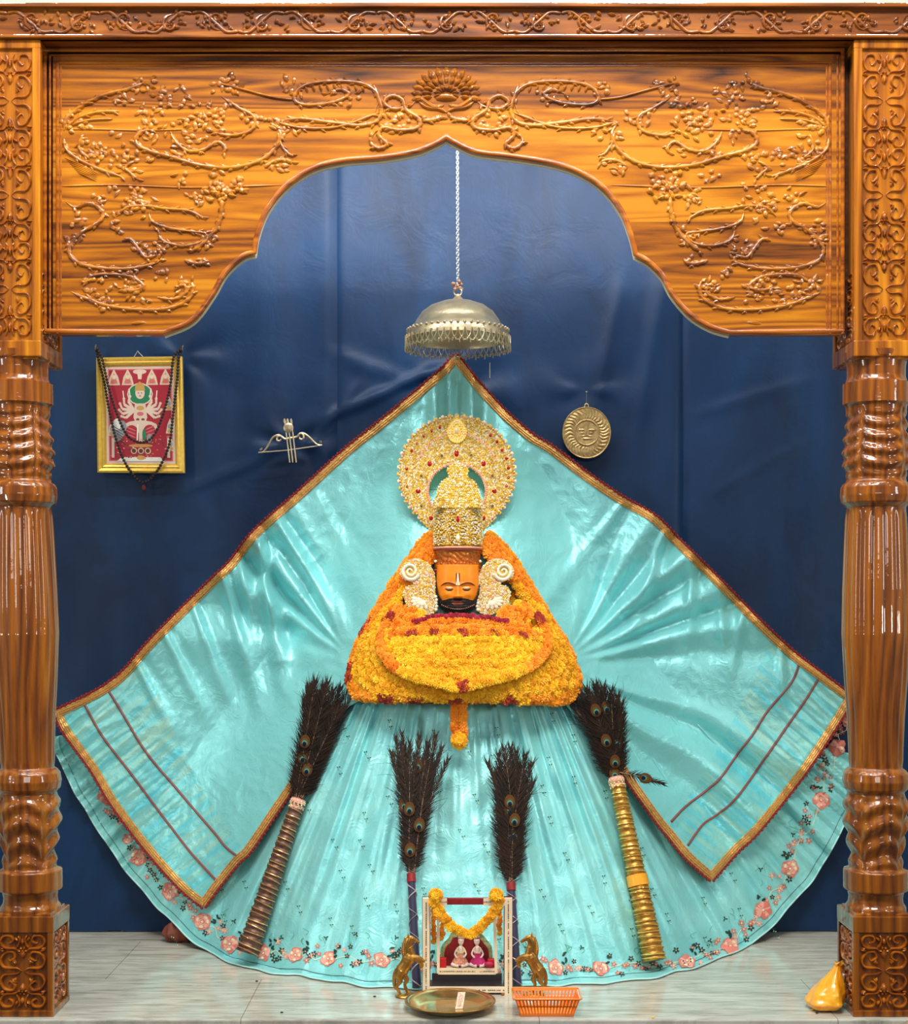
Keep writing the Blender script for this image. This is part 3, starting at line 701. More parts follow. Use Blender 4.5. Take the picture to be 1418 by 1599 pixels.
def shawl_fold(px, py):
    d = 0.0
    if px < 712: cx, cy, T, X = 556, 1035, LR, 556-px
    else: cx, cy, T, X = 878, 1035, RR_, px-878
    Y = cy-py; r = math.hypot(X, Y)
    a = math.degrees(math.atan2(Y, X)); a += 6*N(px*.006, py*.006, 1)
    # a: 0 = straight out to the side, 90 = up; tables are given with 90 = out, 180 = down ... converted here
    A = 180-90-a+45
    A = 135-a
    e = ss(20, 130, r)*(1-.35*ss(300, 600, r))
    for c, w, am in T: d += am*ridge(A, c, w*(1.0 if r > 200 else 1.25))*e*1.0
    # creases dropping from the pinned points on the upper edge
    if px < 712: pins = ((402, 838, 80, 300, .034), (374, 868, 80, 270, .014), (345, 894, 74, 280, .020), (300, 942, 70, 240, .014), (432, 812, 58, 250, .022), (255, 985, 64, 190, .013), (210, 1030, 62, 150, .011), (490, 765, 62, 200, .006))
    else: pins = ((1040, 826, 110, 230, .018), (1080, 866, 92, 210, .016), (1120, 906, 84, 170, .012), (1160, 950, 100, 150, .010), (1220, 1004, 90, 130, .010), (975, 782, 128, 330, .008))
    for (qx, qy, ang, L, am) in pins:
        vx, vy = math.cos(math.radians(ang)), math.sin(math.radians(ang)); t = ((px-qx)*vx+(py-qy)*vy); q = (px-qx)*vy-(py-qy)*vx
        if -5 < t < L: d += am*math.exp(-(q/(5+t*.05))**2)*ss(-5, 12, t)*(1-ss(L*.4, L, t))-am*.6*math.exp(-((q-13-t*.07)/(7+t*.06))**2)*ss(-5, 12, t)*(1-ss(L*.4, L, t))
    # vertical drapes under the peak
    if py < 760:
        e2 = (1-ss(640, 760, py)); d += .011*math.sin((px-712)*.16+.5)*e2*math.exp(-((px-712)/60)**2)
    # ruching across the lower bands
    dl = bandd(px, py)
    if dl < 130:
        tpar = (px*.62+py*.78) if px < 712 else (-px*.66+py*.75)
        d += .0045*(1-ss(60, 130, dl))*(N(tpar*.085, dl*.010, 7)+.6*N(tpar*.17, dl*.02, 3))
    n1 = N(px*.012, py*.012, 21); d += .006*n1
    n2 = N(px*.030+3, py*.030, 5); d += .0060*(.5-abs(n2))*ss(.0, .35, N(px*.005+8, py*.005, 2)+.22)
    d += .0022*(.5-abs(N(px*.07, py*.06, 15)))
    return d
def seg_d(px, py, pts):
    m = 1e9
    for (a, c), (e, f) in zip(pts, pts[1:]):
        vx, vy = e-a, f-c; t = max(0, min(1, ((px-a)*vx+(py-c)*vy)/(vx*vx+vy*vy))); m = min(m, math.hypot(px-a-t*vx, py-c-t*vy))
    return m
def bandd(px, py):
    if px < 712: return seg_d(px, py, SH_LO) if px < 480 and py > 1000 else 999
    return seg_d(px, py, SR_LO) if px > 950 and py > 980 else 999
def shawlD(px, py):
    s = S(px, py); s = min(s, 1.25-.06*ss(700, 1000, py)*math.exp(-((px-712)/260.0)**2))
    return s-.044-shawl_fold(px, py)*1.6
def shawlP(px, py, off=0.0): return P(px, py, shawlD(px, py)-off)
b = MB()
for TL, LO, IN, sgn in ((SH_TL, SH_LO, SH_IN, -1), (SR_TL, SR_LO, SR_IN, 1)):
    c1, _ = curve_fn(TL); c2, _ = curve_fn(IN[::-1]); d2, _ = curve_fn(LO); E = Vector((712, 1060, 0)); A = Vector((712, 556, 0))
    def pt(u, v):   # u from the middle line outward, v from the upper edge to the inner edge
        a = c1(u); q = c2(u); l = A.lerp(E, v); r = d2(v)
        bl = A*(1-u)*(1-v)+c1(1)*u*(1-v)+E*(1-u)*v+c2(1)*u*v
        p = a*(1-v)+q*v+l*(1-u)+r*u-bl
        return shawlP(p.x, p.y)
    NU, NV = 250, 190
    lo_pts = LO
    mi = lambda i, j, NU=NU, NV=NV, k=(1 if sgn < 0 else 2): k if i > NU*.80 else 0
    b.grid(pt, NU, NV, mi)
sh = b.build('draped_shawl', [M_SHAWL, M_SHOT, M_SHOT2], angle=180)
tag(sh, 'aqua satin shawl peaked under the silver umbrella, edged with gold and red lace', 'shawl')
# gold braid and red beaded lace around the shawl
M_BRAID = plain('gold_braid', (244, 196, 116), .35, (240, (196, 126, 62)), .7, 300, metal=.55)
M_PIP = plain('brown_piping', (128, 74, 70), .6)
b = MB(); lace = MB()
def trim(pts, side, width=11.5, cross=0):
    f, c = curve_fn(pts); n = len(c)
    for row, (o, r) in enumerate(((.12, 1.6), (.38, 2.5), (.64, 2.5), (.90, 1.6))):
        line = []
        for i, p in enumerate(c):
            t = c[min(n-1, i+1)]-c[max(0, i-1)]; t.normalize(); nx, ny = -t.y*side, t.x*side
            line.append(shawlP(p.x+nx*width*(o-.25), p.y+ny*width*(o-.25), .004))
        k = K(line[0].y); b.tube(line, [r*k*(1+.18*math.sin(i*2.1+row)) for i in range(n)], 6, 0, .8)
    c2 = resample(c, 4.2)
    for i, p in enumerate(c2):
        t = c2[min(len(c2)-1, i+1)]-c2[max(0, i-1)]; t.normalize(); nx, ny = -t.y*side, t.x*side
        w = -width*.34-(1.2 if i % 2 else 0); q = shawlP(p.x+nx*w, p.y+ny*w, .005); k = K(q.y)
        lace.ball(q, 2.5*k, 6, 4)
trim(SH_TL, -1); trim(SH_LO, -1); trim(SH_IN[:7], -1)
trim(SR_TL, 1); trim(SR_LO, 1); trim(SR_IN[:7], 1)
b.build('gold_braid', M_BRAID, sh); lace.build('red_lace_edge', M_DRED, sh)
SEAM = [[(132, 1100), (160, 1150), (203, 1206), (240, 1256), (271, 1297), (300, 1334), (337, 1374)], [(169, 1078), (190, 1112), (217, 1158), (240, 1190), (271, 1226), (305, 1266), (338, 1304), (352, 1322), (372, 1338)],
        [(1279, 1059), (1256, 1096), (1234, 1127), (1192, 1188), (1150, 1246), (1120, 1272), (1097, 1288), (1074, 1320)], [(1248, 1036), (1236, 1066), (1199, 1110), (1176, 1146), (1150, 1180), (1124, 1216), (1101, 1236), (1070, 1260), (1048, 1283)]]
for s_ in SEAM:
    b = MB(); _, c = curve_fn(s_)
    b.tube([shawlP(p.x, p.y, .002) for p in c], 2.0*K(1.1), 6)
    b.build('seam_piping', M_PIP, sh)
# ================================================================= IDOL
YH = .865                                  # depth of the head's middle
HC = P(715, 922, YH); kh = K(YH-.08)
M_SKIN = plain('orange_painted_face', (250, 146, 12), .42, (30, (240, 130, 10)))
M_BEARD = plain('black_beard', (22, 14, 12), .5, None, .5, 260)
M_LIP = plain('brown_lips', (138, 66, 60), .4)
M_EYE = plain('painted_eye', (214, 196, 130), .35)
t = thing('idol', 'deity idol with orange painted face, black beard and closed eyes above the garlands', 'idol', (HC.x, YH+.03, 0))
def face_r(a, z):                          # a: angle from the front, z in pixels from the nose bridge; returns radius scale pair
    W = interp([(-38, 8), (-34, 17), (-28, 24), (-20, 29), (-8, 32.5), (6, 34), (20, 34), (40, 33)], z)
    Dp = interp([(-38, 16), (-34, 23), (-26, 28), (-10, 30), (6, 31), (20, 31), (40, 30)], z)
    return W, Dp
def face_pt(a, z, lift=0.0):
    W, Dp = face_r(a, z); c, s = math.cos(a), math.sin(a)
    n = 2.4; q = (abs(s)**n+abs(c)**n)**(-1/n); x = W*q*s; y = Dp*q*c
    f = 0.0
    if abs(a) < 1.6:
        X = x
        nose = interp([(-15, 0), (-12, .85), (-9, 1.0), (-2, .72), (8, .32), (14, .0)], z)
        f += 9.5*nose*math.exp(-(X/(3.6+2.6*max(0, nose-.5)))**2)
        f += 3.2*math.exp(-((abs(X)-4.6)/2.3)**2-((z+10)/2.6)**2)       # nostrils
        f -= 3.4*math.exp(-((abs(X)-13)/7.5)**2-((z-4)/4.8)**2)          # eye sockets
        f += 3.6*math.exp(-((abs(X)-13.2)/6)**2-((z-3.2)/2.9)**2)        # closed lids
        f += 1.8*math.exp(-((abs(X)-13)/9)**2-((z-9.5)/2.2)**2)          # brow ridge
        f += 2.2*math.exp(-((abs(X)-17)/6)**2-((z+6)/6)**2)              # cheeks
        f += 2.9*math.exp(-(X/7.5)**2-((z+18.0)/1.5)**2)+3.1*math.exp(-(X/6.5)**2-((z+21.6)/1.7)**2)
        f -= 1.6*math.exp(-(X/8)**2-((z+19.8)/.7)**2)
        f += 3.0*math.exp(-(X/7)**2-((z+31)/4)**2)
    y += f+lift; x += lift*s*.8
    return (HC.x+x*kh, YH-y*kh, HC.z+z*kh)
b = MB(); NA, NZ = 150, 110
AZ = lambda u: (u-.5)*2*PI
def lipmask(i, j):
    a = AZ(i/NA); z = lerp(-38, 40, j/(NZ-1)); W, Dp = face_r(a, z); x = W*math.sin(a)
    return 1 if abs(a) < 1 and abs(x) < 9 and -24.0+x*x*.05 < z < -16.6-x*x*.012 else 0
b.grid(lambda u, v: face_pt(AZ(u), lerp(-38, 40, v)), NA, NZ, lipmask, cu=True, cap=True)
hd = b.build('head', [M_SKIN, M_LIP], t, angle=180)
# beard and moustache
b = MB()
def beard_on(a, z):
    W, Dp = face_r(a, z); x = abs(W*math.sin(a))
    if abs(a) > 2.2: return z < 2
    top = interp([(0, -12.6), (5, -12.4), (12, -12.8), (18, -15), (22, -16), (27, -10), (31, 2), (34, 18)], x)
    if x < 9.3 and -24.4+x*x*.055 < z < -16.0-x*x*.02: return False
    return z < top
NA2, NZ2 = 300, 170
vid = {}; 
for j in range(NZ2-1):
    for i in range(NA2):
        a = AZ((i+.5)/NA2); z = lerp(-38, 20, (j+.5)/(NZ2-1))
        if beard_on(a, z):
            q = []
            for (ii, jj) in ((i, j), (i+1, j), (i+1, j+1), (i, j+1)):
                key = (ii % NA2, jj)
                if key not in vid:
                    aa = AZ(key[0]/NA2); zz = lerp(-38, 20, jj/(NZ2-1))
                    vid[key] = len(b.v); b.v.append(face_pt(aa, zz, 1.2+.7*math.sin(aa*90)*math.sin(zz*1.1+aa*20)+(.9 if zz < -24 else 0)))
                q.append(vid[key])
            b.f.append(tuple(q)); b.m.append(0)
bd = b.build('beard', M_BEARD, hd, angle=180, solid=.0015)
b = MB()
for k in range(19):
    a = lerp(-.95, .95, k/18); z = -29.5+4.2*abs(a)**2.0*1.8
    b.ball(face_pt(a, z, 2.6), .85*kh, 6, 4)
b.build('beard_bead', M_ROSE1, bd); 
b = MB()
for s in (-1, 1):
    pts = [face_pt(s*a, z, .5) for a, z in ((.10, 7.6), (.22, 10.2), (.42, 11.6), (.62, 10.6), (.84, 7.0))]
    c = cr(pts, 5); b.tube(c, [kh*1.15*min(1, (i+1)/6, (len(c)-i)/7) for i in range(len(c))], 6)
b.build('eyebrow', plain('maroon_brow', (96, 26, 18), .5), hd)
for s in (-1, 1):
    b = MB()
    c = cr([face_pt(s*a, z, .5) for a, z in ((.22, 2.3), (.34, .9), (.46, .8), (.60, 2.8))], 5); b.tube(c, [kh*1.25*min(1, (i+2)/6, (len(c)-i)/5) for i in range(len(c))], 6)
    b.build('eyelashes', M_BEARD, hd)
    b = MB(); cs = [face_pt(s*a, z, .45) for a, z in ((.24, 4.2), (.32, 5.3), (.44, 5.8), (.56, 4.8), (.48, 3.4), (.36, 3.1))]
    m = face_pt(s*.40, 4.5, .7); b.add([m]+cs, [(0, i+1, (i+1) % 6+1) for i in range(6)]); b.build('eyelid', M_EYE, hd)
b = MB(); c = cr([face_pt(0, z, .6) for z in (7.5, 12, 18, 26)], 4)
b.tube([p for p in c], [kh*q for q in ([2.2, 2.9, 2.9, 2.7, 2.4, 2.1, 1.9, 1.7, 1.5, 1.3, 1.1, 1.0, .9][:len(c)])], 8, 0, .35, up=(0, -1, 0))
tk = b.build('forehead_mark', M_PALE, hd)
b = MB(); b.tube([face_pt(0, z, 1.9) for z in (8.5, 10, 12, 14, 16)], [kh*q for q in (.5, 1.1, 1.2, .7, .3)], 6, 0, .5, up=(0, -1, 0)); b.build('mark_centre', M_SKIN, tk)
b = MB()
for s in (-1, 1): b.tube([face_pt(s*.07, z, .4) for z in (7, 12, 18, 27)], kh*.9, 6, 0, .5, up=(0, -1, 0))
b.build('mark_outline', plain('maroon_paint', (110, 24, 18), .5), tk)
# the bust hidden under the flowers
b = MB()
def bust(u, v):
    a = 2*PI*u; py = lerp(955, 1094, v); w = interp([(955, 26), (965, 60), (1000, 130), (1060, 150), (1094, 145)], py); y0 = 1.0
    c = P(718, py, y0); k = K(y0); dp = interp([(955, 20), (1000, 60), (1094, 84)], py)
    return (c.x+w*k*math.sin(a), y0-.05-dp*k*math.cos(a)*(.75 if math.cos(a) > 0 else .3), c.z)
b.grid(bust, 48, 24, cu=True, cap=True); b.build('bust', plain('ochre_robe', (150, 80, 14), .7), t, angle=180)
# ---------------------------------------------------------------- crown
def beads(mb, pts, r, mis, seg=5, rings=4, rnd=random.Random(2)):
    for p in pts:
        q = r*rnd.uniform(.8, 1.2); mb.ball(p, (q, q*.8, q), seg, rings, rnd.choice(mis))
YCR = .90; kc = K(YCR-.08); CC = lambda px, py: P(px, py, YCR)
t = thing('crown', 'tall cylindrical gold crown studded with pearls and a red drop gem, on the idol', 'crown', P(715, 896, YCR))
def crown_pt(th, py, r): c = P(715, py, YCR); return (c.x+r*kc*math.sin(th), YCR-r*kc*math.cos(th)*.92, c.z)
BJ = [M_GOLD, M_PEARL, M_YBEAD]
CPROF = [(896, 33), (893, 35.5), (889, 36), (887, 34), (880, 34), (862, 35), (858, 38), (854, 38), (852, 36), (800, 37), (784, 38), (778, 36), (768, 30), (764, 20), (762, 4)]
b = MB(); b.grid(lambda u, v: crown_pt(2*PI*u, CPROF[min(len(CPROF)-1, int(round(v*(len(CPROF)-1))))][0], CPROF[min(len(CPROF)-1, int(round(v*(len(CPROF)-1))))][1]), 64, len(CPROF), cu=True)
cb_ = b.build('crown_body', plain('crown_gold', (214, 166, 76), .3, (70, (170, 120, 44)), .35, 200, metal=.8), t)
rr = random.Random(8)
b = MB(); pts = []
for py in [782+3.1*i for i in range(23)]:
    for k in range(36):
        th = lerp(-1.5, 1.5, (k+(.5 if int(py) % 2 else 0))/35)
        if abs(th) < .11 and 805 < py < 819: continue
        if abs(th) < .10 and 836 < py < 846: continue
        pts.append(crown_pt(th, py+rr.uniform(-1.4, 1.4), 38.2+rr.uniform(-.4, .4)))
beads(b, pts, 1.45*kc, [0, 1, 1, 2, 2]); b.build('pearl_studding', BJ, cb_)
def gem(name, c, w, h, parent, mat=M_RUBY, rim=M_GOLD):
    b = MB(); prof = []
    out = [(w*math.sin(a)*(1 if math.cos(a) < 0 else 1-.35*math.cos(a)), h*math.cos(a)) for a in [2*PI*k/14 for k in range(14)]]
    c = Vector(c); vs = [c+Vector((x*1.25, 0, z*1.2)) for x, z in out]+[c+Vector((x*1.2, -.003, z*1.15)) for x, z in out]+[c+Vector((x, -.003, z)) for x, z in out]
    n = 14; b.add(vs, [(i, (i+1) % n, n+(i+1) % n, n+i) for i in range(n)]+[(n+i, n+(i+1) % n, 2*n+(i+1) % n, 2*n+i) for i in range(n)], 1)
    vs = [c+Vector((x, -.0028, z)) for x, z in out]+[c+Vector((x*.6, -.0058, z*.6)) for x, z in out]+[c+Vector((0, -.0062, 0))]
    b.add(vs, [(i, (i+1) % n, n+(i+1) % n, n+i) for i in range(n)]+[(n+i, n+(i+1) % n, 2*n) for i in range(n)], 0)
    return b.build(name, [mat, rim], parent)
gem('ruby', crown_pt(0, 812, 38.5), 3.3*kc, 6.2*kc, t)
gem('clear_gem', crown_pt(0, 841, 38.5), 3.0*kc, 5.2*kc, t, M_PEARL)
# crest: tiered leaf shapes above the cylinder
b = MB(); fr = lambda px, py, h: (P(px, py, YCR-.09).x, YCR-.085-h, P(px, py, YCR-.09).z)
CREST = [(679, 792), (681, 778), (684, 764), (690, 752), (697, 748), (701, 742), (698, 734), (702, 728), (710, 724), (714, 718), (718, 724), (727, 728), (731, 735), (729, 742), (734, 748), (741, 752), (747, 764), (750, 778), (752, 792)]
ol = [(fr(p.x, p.y, 0)[0], fr(p.x, p.y, 0)[2]) for p in cr([(x, y, 0) for x, y in CREST], 5)]
b.prism(ol, YCR-.088, YCR-.078); cst = b.build('crest', cb_.data.materials[0], t)
b = MB(); pts = []
def inside(px, py, poly):
    c = False; n = len(poly)
    for i in range(n):
        (x0, y0), (x1, y1) = poly[i], poly[(i+1) % n]
        if (y0 > py) != (y1 > py) and px < (x1-x0)*(py-y0)/(y1-y0)+x0: c = not c
    return c
for i in range(26):
    for j in range(30):
        px, py = 678+i*3.0+(1.5 if j % 2 else 0), 716+j*2.8
        if inside(px, py, CREST): pts.append(fr(px+rr.uniform(-.5, .5), py+rr.uniform(-.5, .5), .004))
for p in resample(cr([(x, y, 0) for x, y in CREST], 5), 4.6): pts.append(fr(p.x, p.y, .004))
beads(b, pts, 1.6*kc, [0, 1, 1, 2, 2, 2]); b.build('pearl_studding', BJ, cst)
# lower orange-gold band with a fringe of ridges
b = MB()
b.grid(lambda u, v: crown_pt(2*PI*u, lerp(889, 862, v), 35.4+.9*math.sin(u*2*PI*14+v*9)*math.sin(v*11+2*math.sin(u*2*PI*7))+(1.2*max(0, math.sin(u*2*PI*44)) if v < .38 else 0)), 264, 40, cu=True)
b.build('embossed_band', plain('amber_gold', (206, 120, 40), .32, (120, (150, 70, 22)), .5, 250, metal=.55), t)
for nm, py, r, mt in (('red_rim', 894.5, 36.4, M_DRED), ('pink_rim', 890.5, 36.8, M_ROSE2), ('red_rim', 859.5, 37.5, M_DRED), ('pink_rim', 856, 38.6, M_ROSE1)):
    b = MB(); b.tube([crown_pt(2*PI*k/48, py, r) for k in range(49)], 1.3*kc, 6); b.build(nm, mt, t)
for s in (-1, 1): b = MB(); b.ball(crown_pt(s*1.25, 877, 37), 2.6*kc, 8, 6); b.build('pearl_knob', M_PEARL, t)
# ---------------------------------------------------------------- halo plate behind the crown
YA = 1.005; ka = K(YA)
t = thing('halo', 'large round gold halo plate set with pearls and red gems behind the crown', 'halo', P(714, 880, YA))
HO = []
for k in range(121):
    a = math.radians(-62)+math.radians(304)*k/120; R = 87.5+1.6*abs(math.sin(k*.39*PI/1.2))
    HO.append((713.5+R*math.cos(a), 739-R*.99*math.sin(a)))
HI = [(713.5+43.5*math.cos(math.radians(-50+280*k/60)), 767-41*math.sin(math.radians(-50+280*k/60))) for k in range(61)]
HO = [(p[0], p[1]) for p in HO]
outer = [(760, 846)]+[q for q in HO if q[1] < 822 or True]+[(668, 846)]
# right side lower lobe then round the rim, then down the left side, and back along the hole
poly = [(736, 846), (752, 832)]+[(772, 812)]+[q for q in HO if q[1] < 805]+[(655, 812)]+[(676, 832), (692, 846)]+[(q[0], q[1]) for q in HI[::-1]]
fa = lambda px, py, h=0: (P(px, py, YA).x, YA-h, P(px, py, YA).z)
b = MB(); b.prism([(fa(*q)[0], fa(*q)[2]) for q in poly], YA, YA+.008); pl = b.build('plate', M_YBEAD, t)
b = MB(); pts = []
for i in range(78):
    for j in range(84):
        px, py = 622+i*2.45+(1.2 if j % 2 else 0), 648+j*2.4
        if inside(px, py, poly): pts.append(fa(px+rr.uniform(-.6, .6), py+rr.uniform(-.6, .6), .003+.004*(.5+.5*math.sin(math.hypot(px-713.5, py-742)*.32))))
beads(b, pts, 1.5*ka, [0, 0, 1, 1, 2, 2, 2]); b.build('pearl_studding', BJ, pl)
for R, cy, ry, a0, a1, n in ((89.5, 739, .99, -52, 232, 92), (64, 741, 1.0, 20, 160, 44), (45.5, 767, .95, -45, 225, 66)):
    b = MB()
    for k in range(n):
        a = math.radians(lerp(a0, a1, k/(n-1))); b.ball(fa(713.5+R*math.cos(a), cy-R*ry*math.sin(a), .007), 1.9*ka, 6, 4, 0 if R < 70 else k % 2)
    b.build('bead_row', [M_ROSE1, M_GOLD], pl)
sc = MB()
for k in range(41):
    a = math.radians(-50+280*k/40); sc.ball(fa(713.5+91*math.cos(a), 739-90*math.sin(a), .002), (3.4*ka, .005, 3.4*ka), 8, 5, k % 2)
sc.build('scalloped_rim', [M_PEARL, M_YBEAD], pl)
for (px, py, w, h) in ((713, 708, 4, 6), (671, 724, 4, 5), (755, 724, 4, 5), (653, 767, 4.3, 4), (772, 767, 4.3, 4), (755, 809, 3.6, 4), (673, 809, 3.6, 4),
                       (687, 667, 2.4, 3.6), (674, 673, 2.4, 3.6), (662, 681, 2.8, 3), (651, 693, 2, 2.4), (643, 704, 2.8, 3.2), (635, 732, 2.6, 3.4), (636, 760, 2, 2.5), (766, 680, 3, 3.2), (776, 690, 3, 3), (784, 703, 3, 3), (791, 716, 3, 3), (794, 731, 3, 3), (794, 746, 2.6, 2.6), (791, 759, 2.6, 2.8)):
    gem('ruby', fa(px, py, .006), w*ka, h*ka, t)
for (px, py) in ((690, 712), (736, 711), (658, 743), (769, 743), (658, 790), (769, 790)): gem('dark_gem', fa(px, py, .006), 2.2*ka, 2.4*ka, t, M_GREENGEM)
b = MB(); pk = [(713.5+16*math.sin(a)*(1-.45*max(0, math.cos(a))), 672-20*math.cos(a)) for a in [2*PI*k/24 for k in range(24)]]
b.prism([(fa(*q)[0], fa(*q)[2]) for q in pk], YA-.010, YA-.004); b.ball(fa(714, 650, .006), 3*ka, 8, 6)
cr2 = b.build('crest_drop', M_GOLD, t)
b = MB()
for R, n, mm in ((1.0, 30, 1), (.72, 22, 0), (.48, 14, 1)):
    for k in range(n):
        a = 2*PI*k/n; b.ball(fa(713.5+R*16*math.sin(a)*(1-.45*max(0, math.cos(a))), 672-R*20*math.cos(a), .011), 1.4*ka, 6, 4, mm)
b.build('bead_rows', [M_PEARL, M_YBEAD], cr2); gem('clear_gem', fa(713.5, 672, .011), 3*ka, 4*ka, cr2, M_PEARL)
# support wire behind the halo
b = MB(); b.tube([Vector(fa(668, 765, -.004)), Vector(fa(690, 764, -.004))], .0012, 5); b.build('support_wire', M_BLACK, t)
# ---------------------------------------------------------------- peacock-shaped side ornaments
YO = .845; ko = K(YO)
for s, lab in ((-1, 'left'), (1, 'right')):
    X = lambda px: px if s < 0 else 1427-px
    fo = lambda px, py, h=0: (P(X(px), py, YO).x, YO-h, P(X(px), py, YO).z)
    t = thing('peacock_ornament', 'pearl-covered peacock-shaped side ornament on the %s of the bearded face' % ('photo\'s left' if s < 0 else 'photo\'s right'), 'ornament', P(X(656), 958, YO), 'side ornaments of the idol')
    ol = [(p.x, p.y) for p in cr([(x, y, 0) for x, y in [(682, 952), (680, 925), (680, 905), (676, 890), (668, 879), (656, 873), (642, 873), (630, 880), (625, 892), (629, 903), (640, 908), (646, 912), (636, 916), (630, 924), (632, 938), (640, 950), (652, 958), (668, 960)]], 4, True)]
    b = MB(); b.prism([(fo(*q)[0], fo(*q)[2]) for q in ol], YO-.002, YO+.007); pl = b.build('plate', M_YBEAD, t)
    b = MB(); pts = []
    for i in range(28):
        for j in range(38):
            px, py = 623+i*2.5+(1.2 if j % 2 else 0), 871+j*2.45
            if inside(px, py, ol) and math.hypot(px-641, py-892) > 11: pts.append(fo(px+rr.uniform(-.5, .5), py+rr.uniform(-.5, .5), .004))
    beads(b, pts, 1.35*ko, [0, 1, 1, 1, 1, 2, 2, 3], rnd=rr); b.build('pearl_studding', BJ+[M_ROSE1], pl)
    b = MB(); sp = spiral(641, 892, 14.5, .3, 1.9, 1, 34, .12)
    b.tube([fo(x, y, .007) for x, y in sp], [lerp(3.0, 1.5, i/33)*ko for i in range(34)], 6); b.build('curl', M_PEARL, t)
    b = MB()
    for k in range(6):                     # wing of overlapping white feathers
        a = math.radians(200-26*k); x0, y0 = 660, 938
        for q in (0, 1): b.ball(fo(x0+(8+7*q)*math.cos(a)*.9, y0+(6+6*q)*math.sin(a)*.8, .009-.002*q), (5.2*ko, .003, 3*ko), 8, 6, 0, Matrix.Rotation(-(-a if s < 0 else PI+a)*1.0, 3, 'Y'))
    b.build('wing', M_PEARL, t); b = MB()
    for k in range(5): b.ball(fo(681+(k % 2), 932+5*k, .007), 2.9*ko, 8, 6)
    b.build('pearl_edge', M_PEARL, t)
# ================================================================= FLOWERS
def marigold_mesh():
    v = []; f = []; rr = random.Random(4)
    core = MB(); core.ball((0, .12, 0), (.72, .5, .72), 8, 5); v += core.v; f += [tuple(q) for q in core.f]
    for ph, n in ((12, 4), (34, 8), (58, 11), (82, 13), (106, 11)):
        for k in range(n):
            az = 2*PI*(k+rr.uniform(-.25, .25))/n+ph; p = math.radians(ph+rr.uniform(-7, 7)); dp = PI/n*.95
            def dr(p_, a_, R): return (R*math.sin(p_)*math.cos(a_), -R*math.cos(p_)*.72+.1, R*math.sin(p_)*math.sin(a_))
            b0 = len(v); R = rr.uniform(.92, 1.08)
            v += [dr(p-.12, az, .60), dr(p+.02, az-dp, R*.93), dr(p+.16, az, R*1.06), dr(p+.02, az+dp, R*.93)]
            f += [(b0, b0+1, b0+2), (b0, b0+2, b0+3)]
    return v, f
MGV, MGF = marigold_mesh()
def flower_mat(name, a, c, c2):
    m, nt, b = new_mat(name); inf = ND(nt, 'ShaderNodeObjectInfo'); v = coords(nt)
    n = noise_tex(nt, v, 34, 2); q = math_n(nt, 'ADD', math_n(nt, 'MULTIPLY', inf.outputs['Random'], .35), math_n(nt, 'MULTIPLY', n, .65))
    nt.links.new(ramp(nt, q, [(.3, srgb(*a)), (.5, srgb(*c)), (.75, srgb(*c2))]), b.inputs['Base Color']); setp(b, rough=.6, sheen=.2)
    return m
MF = {'y': flower_mat('yellow_marigold', (246, 170, 0), (254, 192, 0), (255, 208, 20)), 'o': flower_mat('orange_marigold', (248, 134, 2), (252, 152, 4), (255, 172, 8)),
      'r': flower_mat('red_marigold', (150, 34, 14), (176, 50, 18), (196, 76, 20)), 'p': flower_mat('crimson_petals', (150, 10, 34), (176, 16, 50), (200, 30, 70)), 'g': flower_mat('olive_marigold', (172, 140, 10), (204, 168, 12), (226, 190, 20))}
MGM = {}
for k_, m_ in MF.items():
    me = bpy.data.meshes.new('marigold'); me.from_pydata(MGV, [], MGF); me.materials.append(m_); me.polygons.foreach_set('use_smooth', [True]*len(me.polygons)); MGM[k_] = me
RF = random.Random(21)
def blossoms(parent, pts, name='marigold', cap=100):
    """pts: list of (position, radius, kind); the first `cap` become parts, the rest one part"""
    pts = sorted(pts, key=lambda q: q[0].y)
    org = world_org(parent); rest = MB(); kinds = []
    for i, (p, r, kd) in enumerate(pts):
        e = (RF.uniform(-.5, .5), RF.uniform(0, 6.28), RF.uniform(-.6, .6)); s = r*RF.uniform(.9, 1.12)
        if i < cap:
            o = bpy.data.objects.new(name, MGM[kd]); COL.objects.link(o); o.parent = parent; o.location = p-org; o.rotation_euler = e; o.scale = (s, s, s); ORG[o.name] = org
        else:
            from mathutils import Euler
            M = Euler(e).to_matrix()*s
            if kd not in kinds: kinds.append(kd)
            rest.add([p+M @ Vector(v) for v in MGV], MGF, kinds.index(kd))
    if rest.v:
        o = rest.build(name+'s', [MF[k] for k in kinds], parent, angle=180); o['kind'] = 'stuff'
OUT = [(672, 836), (650, 862), (625, 898), (604, 930), (585, 962), (566, 996), (553, 1030), (547, 1062), (562, 1086), (610, 1090), (664, 1089), (718, 1090), (780, 1090), (838, 1093), (884, 1092), (902, 1068), (892, 1030), (876, 998), (852, 960), (832, 925), (812, 892), (790, 862), (765, 836)]
INN = [(684, 872), (664, 895), (644, 915), (624, 938), (602, 968), (594, 992), (596, 1018), (610, 1042), (636, 1056), (664, 1065), (718, 1078), (772, 1065), (806, 1055), (836, 1040), (852, 1018), (856, 994), (846, 968), (824, 938), (806, 915), (786, 895), (770, 880), (760, 872), (752, 866)]
def bounds(py):
    L = interp([(830, 672), (862, 650), (930, 604), (996, 566), (1030, 553), (1062, 547), (1100, 556)], py); R = interp([(830, 765), (862, 790), (925, 832), (960, 852), (998, 876), (1068, 902), (1100, 892)], py)
    return L-4, R+4
def moundD(px, py, ex=0.0):
    L, R = bounds(py); c = (L+R)/2; w = (R-L)/2; q = max(0, 1-((px-c)/w)**2)
    h = interp([(830, .03), (900, .06), (960, .11), (1000, .15), (1060, .15), (1100, .12)], py)
    return min(S(px, py), 1.16)-.050-h*math.sqrt(q)-ex
